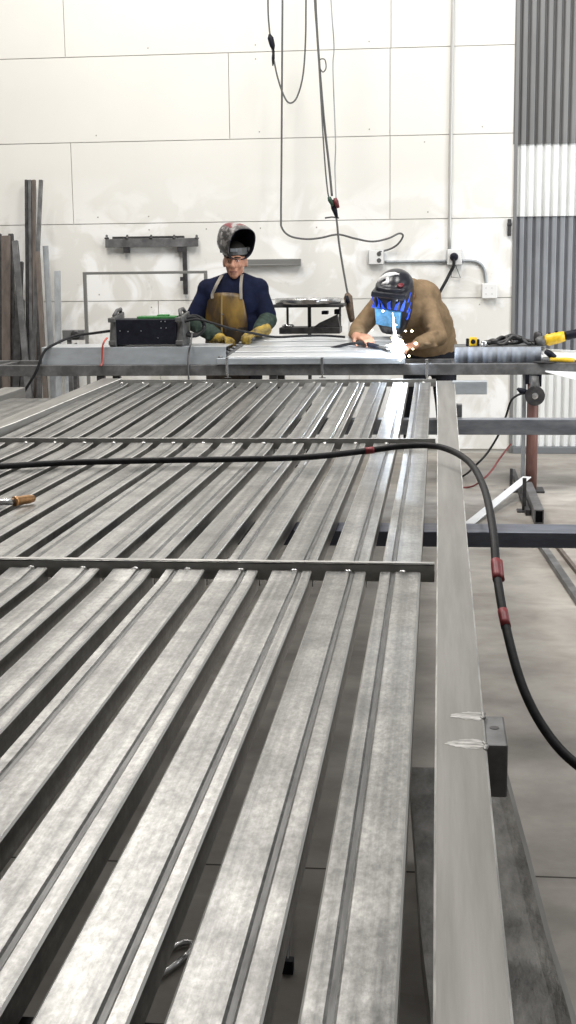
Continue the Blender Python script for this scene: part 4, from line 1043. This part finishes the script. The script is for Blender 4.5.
mb.ell(hc+Vector((0, .0, .02)), (.077, .10, .11), 18); mb.ell(hc+Vector((-.01, -.03, -.06)), (.062, .07, .075), 16)
mb.cap(hc+Vector((-.01, -.10, -.02)), hc+Vector((-.012, -.112, -.055)), .010, .015, 8)
for s in (-1, 1): mb.ell(hc+Vector((s*.078, .015, -.01)), (.010, .022, .034), 10)
for s_, e_, w_ in ((shL, elL, wrL), (shR, elR, wrR)):
    mb.cap(s_, e_, .053, .044, 12); mb.cap(e_, w_, .044, .029, 12)
grip = W(374, 349, YB-.42)
hand(mb, wrL, (W(372, 339, YB-.44)-wrL), (.1, .2, -1), (.3, -.8, .2), .6, 1.15)
hand(mb, wrR, (W(400, 349, YB-.46)-wrR), (-.3, -.2, -1), (-.3, 0, 1), .55, 1.05)
blob(mb, 'body', MT['skin'], welder, .0075, 3)
mb = MB(); torso2(mb, .016)
rr = random.Random(11)
for s_, e_, w_ in ((shL, elL, wrL), (shR, elR, wrR)):
    mb.cap(s_, e_, .074, .064, 14); mb.cap(e_, lerp(e_, w_, .62), .064, .052, 14); mb.cap(lerp(e_, w_, .62), lerp(e_, w_, .9), .052, .040, 14)
    for i in range(12):
        f = rr.random(); p = lerp(s_, e_, f) if i % 2 else lerp(e_, w_, f*.75); u = rr.uniform(0, 6.28)
        mb.ell(p+Vector((.045*math.cos(u), -.045, .045*math.sin(u))), (.03, .018, .014), 8)
blob(mb, 'sweater', MT['sweater'], welder, .0105, 3)
mb = MB(); legs2(mb, .014, .085); mb.ell(hip+Vector((0, 0, -.03)), (.195, .155, .125), 16); blob(mb, 'trousers', MT['trouser'], welder, .014, 4)
for s in (-1, 1):
    mb = MB().cap((hip.x+.13*s, hip.y+.03, .05), (hip.x+.155*s, hip.y-.16, .042), .05, .042, 12); mb.cap((hip.x+.13*s, hip.y+.03, .05), (hip.x+.13*s, hip.y+.025, .16), .05, .054, 12)
    blob(mb, 'boot', MT['boot'], welder, .012, 3)
# hood: rounded skull cap and a long face shield that tapers to the chin, tilted down
def P2(x, y, Y): return W(x, y, Y)
Yh = YB-.18
Rh = Matrix.Rotation(math.radians(-16), 3, 'Z') @ Matrix.Rotation(math.radians(20), 3, 'X') @ Matrix.Rotation(math.radians(7), 3, 'Y')
hq = W(394, 303, Yh-.02)
mb = MB()
def hp(x, y, z): return hq+Rh @ Vector((x, y, z))
mb.ell(hp(0, .03, .115), (.118, .135, .105), 20, Rh)
secs = [(.15, .112, .13), (.06, .122, .135), (-.05, .115, .13), (-.13, .098, .115), (-.19, .076, .09)]
vs = []; n = 24
for z, rx, ry in secs:
    for j in range(n):
        t = 2*PI*j/n; cx, cy = math.cos(t), math.sin(t); e = .62
        vs.append(hp(rx*math.copysign(abs(cx)**e, cx), ry*math.copysign(abs(cy)**e, cy), z))
fs = [(i*n+j, (i+1)*n+j, (i+1)*n+(j+1) % n, i*n+(j+1) % n) for i in range(len(secs)-1) for j in range(n)]
fs += [tuple(j for j in range(n)), tuple((len(secs)-1)*n+j for j in reversed(range(n)))]
mb._add(vs, fs)
hood2 = blob(mb, 'welding_hood', MT['helmet'], welder, .008, 5)
# projecting upper shield edge
mb = MB().hexa([hp(-.118, -.15, .085), hp(.118, -.15, .085), hp(.118, .06, .085), hp(-.118, .06, .085)], [hp(-.115, -.145, .125), hp(.115, -.145, .125), hp(.118, .06, .125), hp(-.118, .06, .125)])
mb.build('shield_brow', MT['helmet'], hood2, bevel=.012)
def plate(name, pts, y, th, m, bev=.002):
    mb = MB(); k = len(pts)
    mb._add([hp(x, y, z) for x, z in pts]+[hp(x, y+th, z) for x, z in pts], [tuple(range(k)), tuple(k+i for i in reversed(range(k)))]+[(i, k+i, k+(i+1) % k, (i+1) % k) for i in range(k)])
    return mb.build(name, m, hood2, bevel=bev)
plate('lens', [(-.082, -.105), (.078, -.115), (.086, .0), (-.09, .01)], -.142, .03, MT['lens'], .004)
rr = random.Random(2)
for x0 in (-.10, -.065, -.03, .01, .05, .095):
    x1 = x0+rr.uniform(-.012, .012); zt_ = .10 if abs(x0) > .06 else .075
    plate('flame_graphic', [(x0-.010, .015), (x0+.012, .015), (x1+.004+.012*(1 if x0 > 0 else -1), .06), (x1+.02*(1 if x0 > 0 else -1), zt_), (x1-.004, .055)], -.149 if zt_ < .2 else -.15, .012, MT['hblue'], 0)
def cap_pt(d, f=.95):
    d = Vector(d).normalized(); q = Vector((d.x*.118, d.y*.135, d.z*.105))*f
    return hp(q.x, .03+q.y, .115+q.z)
for ds, rs in ((((-.80, -.55, .10), (-.78, -.50, .38), (-.60, -.50, .62), (-.30, -.45, .82), (.05, -.35, .93), (.30, -.30, .90)), (.004, .014, .018, .020, .014, .004)),
               (((-.62, -.75, .22), (-.45, -.78, .40), (-.22, -.75, .52), (-.28, -.62, .72)), (.004, .013, .015, .010)),
               (((-.72, -.66, -.02), (-.60, -.80, .08), (-.42, -.88, .12)), (.004, .010, .004))):
    pth = smooth_path([cap_pt(d) for d in ds], 5); k = len(pth)
    rr_ = [rs[min(int(i/(k-1)*(len(rs)-1)), len(rs)-2)]*(1-(i/(k-1)*(len(rs)-1)) % 1)+rs[min(int(i/(k-1)*(len(rs)-1))+1, len(rs)-1)]*((i/(k-1)*(len(rs)-1)) % 1) for i in range(k)]
    MB().tube(pth, rr_, 10).build('white_graphic', MT['hwhite'], hood2, True)
MB().ell(hp(.062, -.07, .16), (.022, .03, .012), 10, Rh).build('red_graphic', MT['hred'], hood2, True)
for z in (.05, -.02, -.07): MB().cap(hp(.112-.0*z, -.07, z), hp(.118, -.02, z+.045), .008, .005, 8).build('side_stripe', MT['hblue'], hood2, True)

# ---- welding gun, arc and sparks
a = W(330, 352, YT+.2); arc = W(399, 352, YT+.10)
gun_pts = [W(326, 350, YT+.24), W(336, 347, YT+.22), W(352, 343.5, YT+.22), W(366, 344, YT+.2), W(378, 347, YT+.18), W(390, 350, YT+.13)]
t = thing('welding_gun', 'black welding gun held in the bare hand of the crouched welder', 'welding gun', gun_pts[3])
MB().tube(smooth_path(gun_pts[:4], 6), .010, 10).build('hose', MT['rubber'], t, True)
MB().tube(smooth_path(gun_pts[3:5], 4), .016, 12).build('handle', MT['blackp'], t, True)
MB().tube(smooth_path(gun_pts[4:], 4), [.011]*4+[.008], 10).build('nozzle', MT['mid'], t, True)
rr = random.Random(21)
c = W(398, 349, YT+.06)
mb = MB()
mb.ell(c+Vector((0, 0, .010)), (.044, .03, .060), 14)
for i in range(16):
    u = rr.uniform(-PI, PI); L = rr.uniform(.05, .085); d = Vector((math.cos(u)*.7, rr.uniform(-.5, .2), abs(math.sin(u))*1.2)).normalized()
    mb.tube([c, c+d*L*.6, c+d*L], [.014, .007, .001], 6)
mb.tube([c, c+Vector((-.02, -.01, .10)), c+Vector((-.035, -.015, .23))], [.022, .010, .001], 8)
o = mb.build('welding_arc', MT['arc'], smooth=True, origin=c); tag(o, 'blinding white welding arc flaring under the crouched welder\'s hood', 'welding arc', kind='thing')
mb = MB()
for (x, y, s) in ((412, 331, 2), (416, 343.5, 2.6), (405.5, 331, 1.6), (383, 311, 1.8), (392, 338, 1.6), (409, 356, 2), (388, 357, 1.5), (404, 357, 2.4), (396, 325, 1.3), (402, 341, 2), (413, 349, 1.6), (372, 330, 1.2), (394, 318, 1.2), (400, 360, 1.5), (407, 349, 1.5), (390, 345, 1.8)):
    p = W(x, y, YT+rr.uniform(-.04, .08)); mb.ell(p, (s*.0042, s*.0042, s*.0036), 8)
tag(mb.build('spark_spray', MT['spark'], smooth=True, origin=c), 'spray of yellow-white sparks around the welding arc', 'sparks', kind='stuff')

# ------------------------------------------------------------------ light
w = bpy.data.worlds.new('world'); sc.world = w; w.use_nodes = True
bg = w.node_tree.nodes['Background']; bg.inputs[0].default_value = (1.0, .985, .955, 1); bg.inputs[1].default_value = .17
def area(name, loc, target, size, sy, e, col=(1, 1, 1)):
    l = bpy.data.lights.new(name, 'AREA'); l.shape = 'RECTANGLE'; l.size = size; l.size_y = sy; l.energy = e; l.color = col
    o = bpy.data.objects.new(name, l); COL.objects.link(o); o.location = loc
    o.rotation_euler = (Vector(target)-Vector(loc)).to_track_quat('-Z', 'Y').to_euler(); return o
area('high_bay_light', (-2.6, 6.6, 6.4), (-2.4, 7.6, 0), 1.5, 3.0, 290, (1, .965, .91))
area('slat_reflection_fill', (-2.3, 9.5, 5.5), (-1.2, 3.0, .7), 2.2, .7, 112, (1, .97, .93))  # added unseen lamp, placed so its reflection brightens the near left slats
area('high_bay_light', (1.2, 6.0, 6.2), (1.0, 8.0, 0), 1.2, 3.0, 260, (1, .98, .95))
area('door_daylight', (4.6, 7.0, 2.4), (.6, 10.2, .9), 2.5, 3.0, 205, (.93, .97, 1))
l = bpy.data.lights.new('arc_lamp', 'POINT'); l.energy = 12; l.color = (.75, .86, 1); l.shadow_soft_size = .02
o = bpy.data.objects.new('arc_lamp', l); COL.objects.link(o); o.location = W(397, 350, YT-.02)+Vector((0, 0, .03))

sc.view_settings.view_transform = 'Standard'; sc.view_settings.look = 'None'; sc.view_settings.gamma = 1
sc.view_settings.use_curve_mapping = False; sc.view_settings.exposure = 0.0
sc.cycles.use_denoising = True
sc.cycles.max_bounces = 6
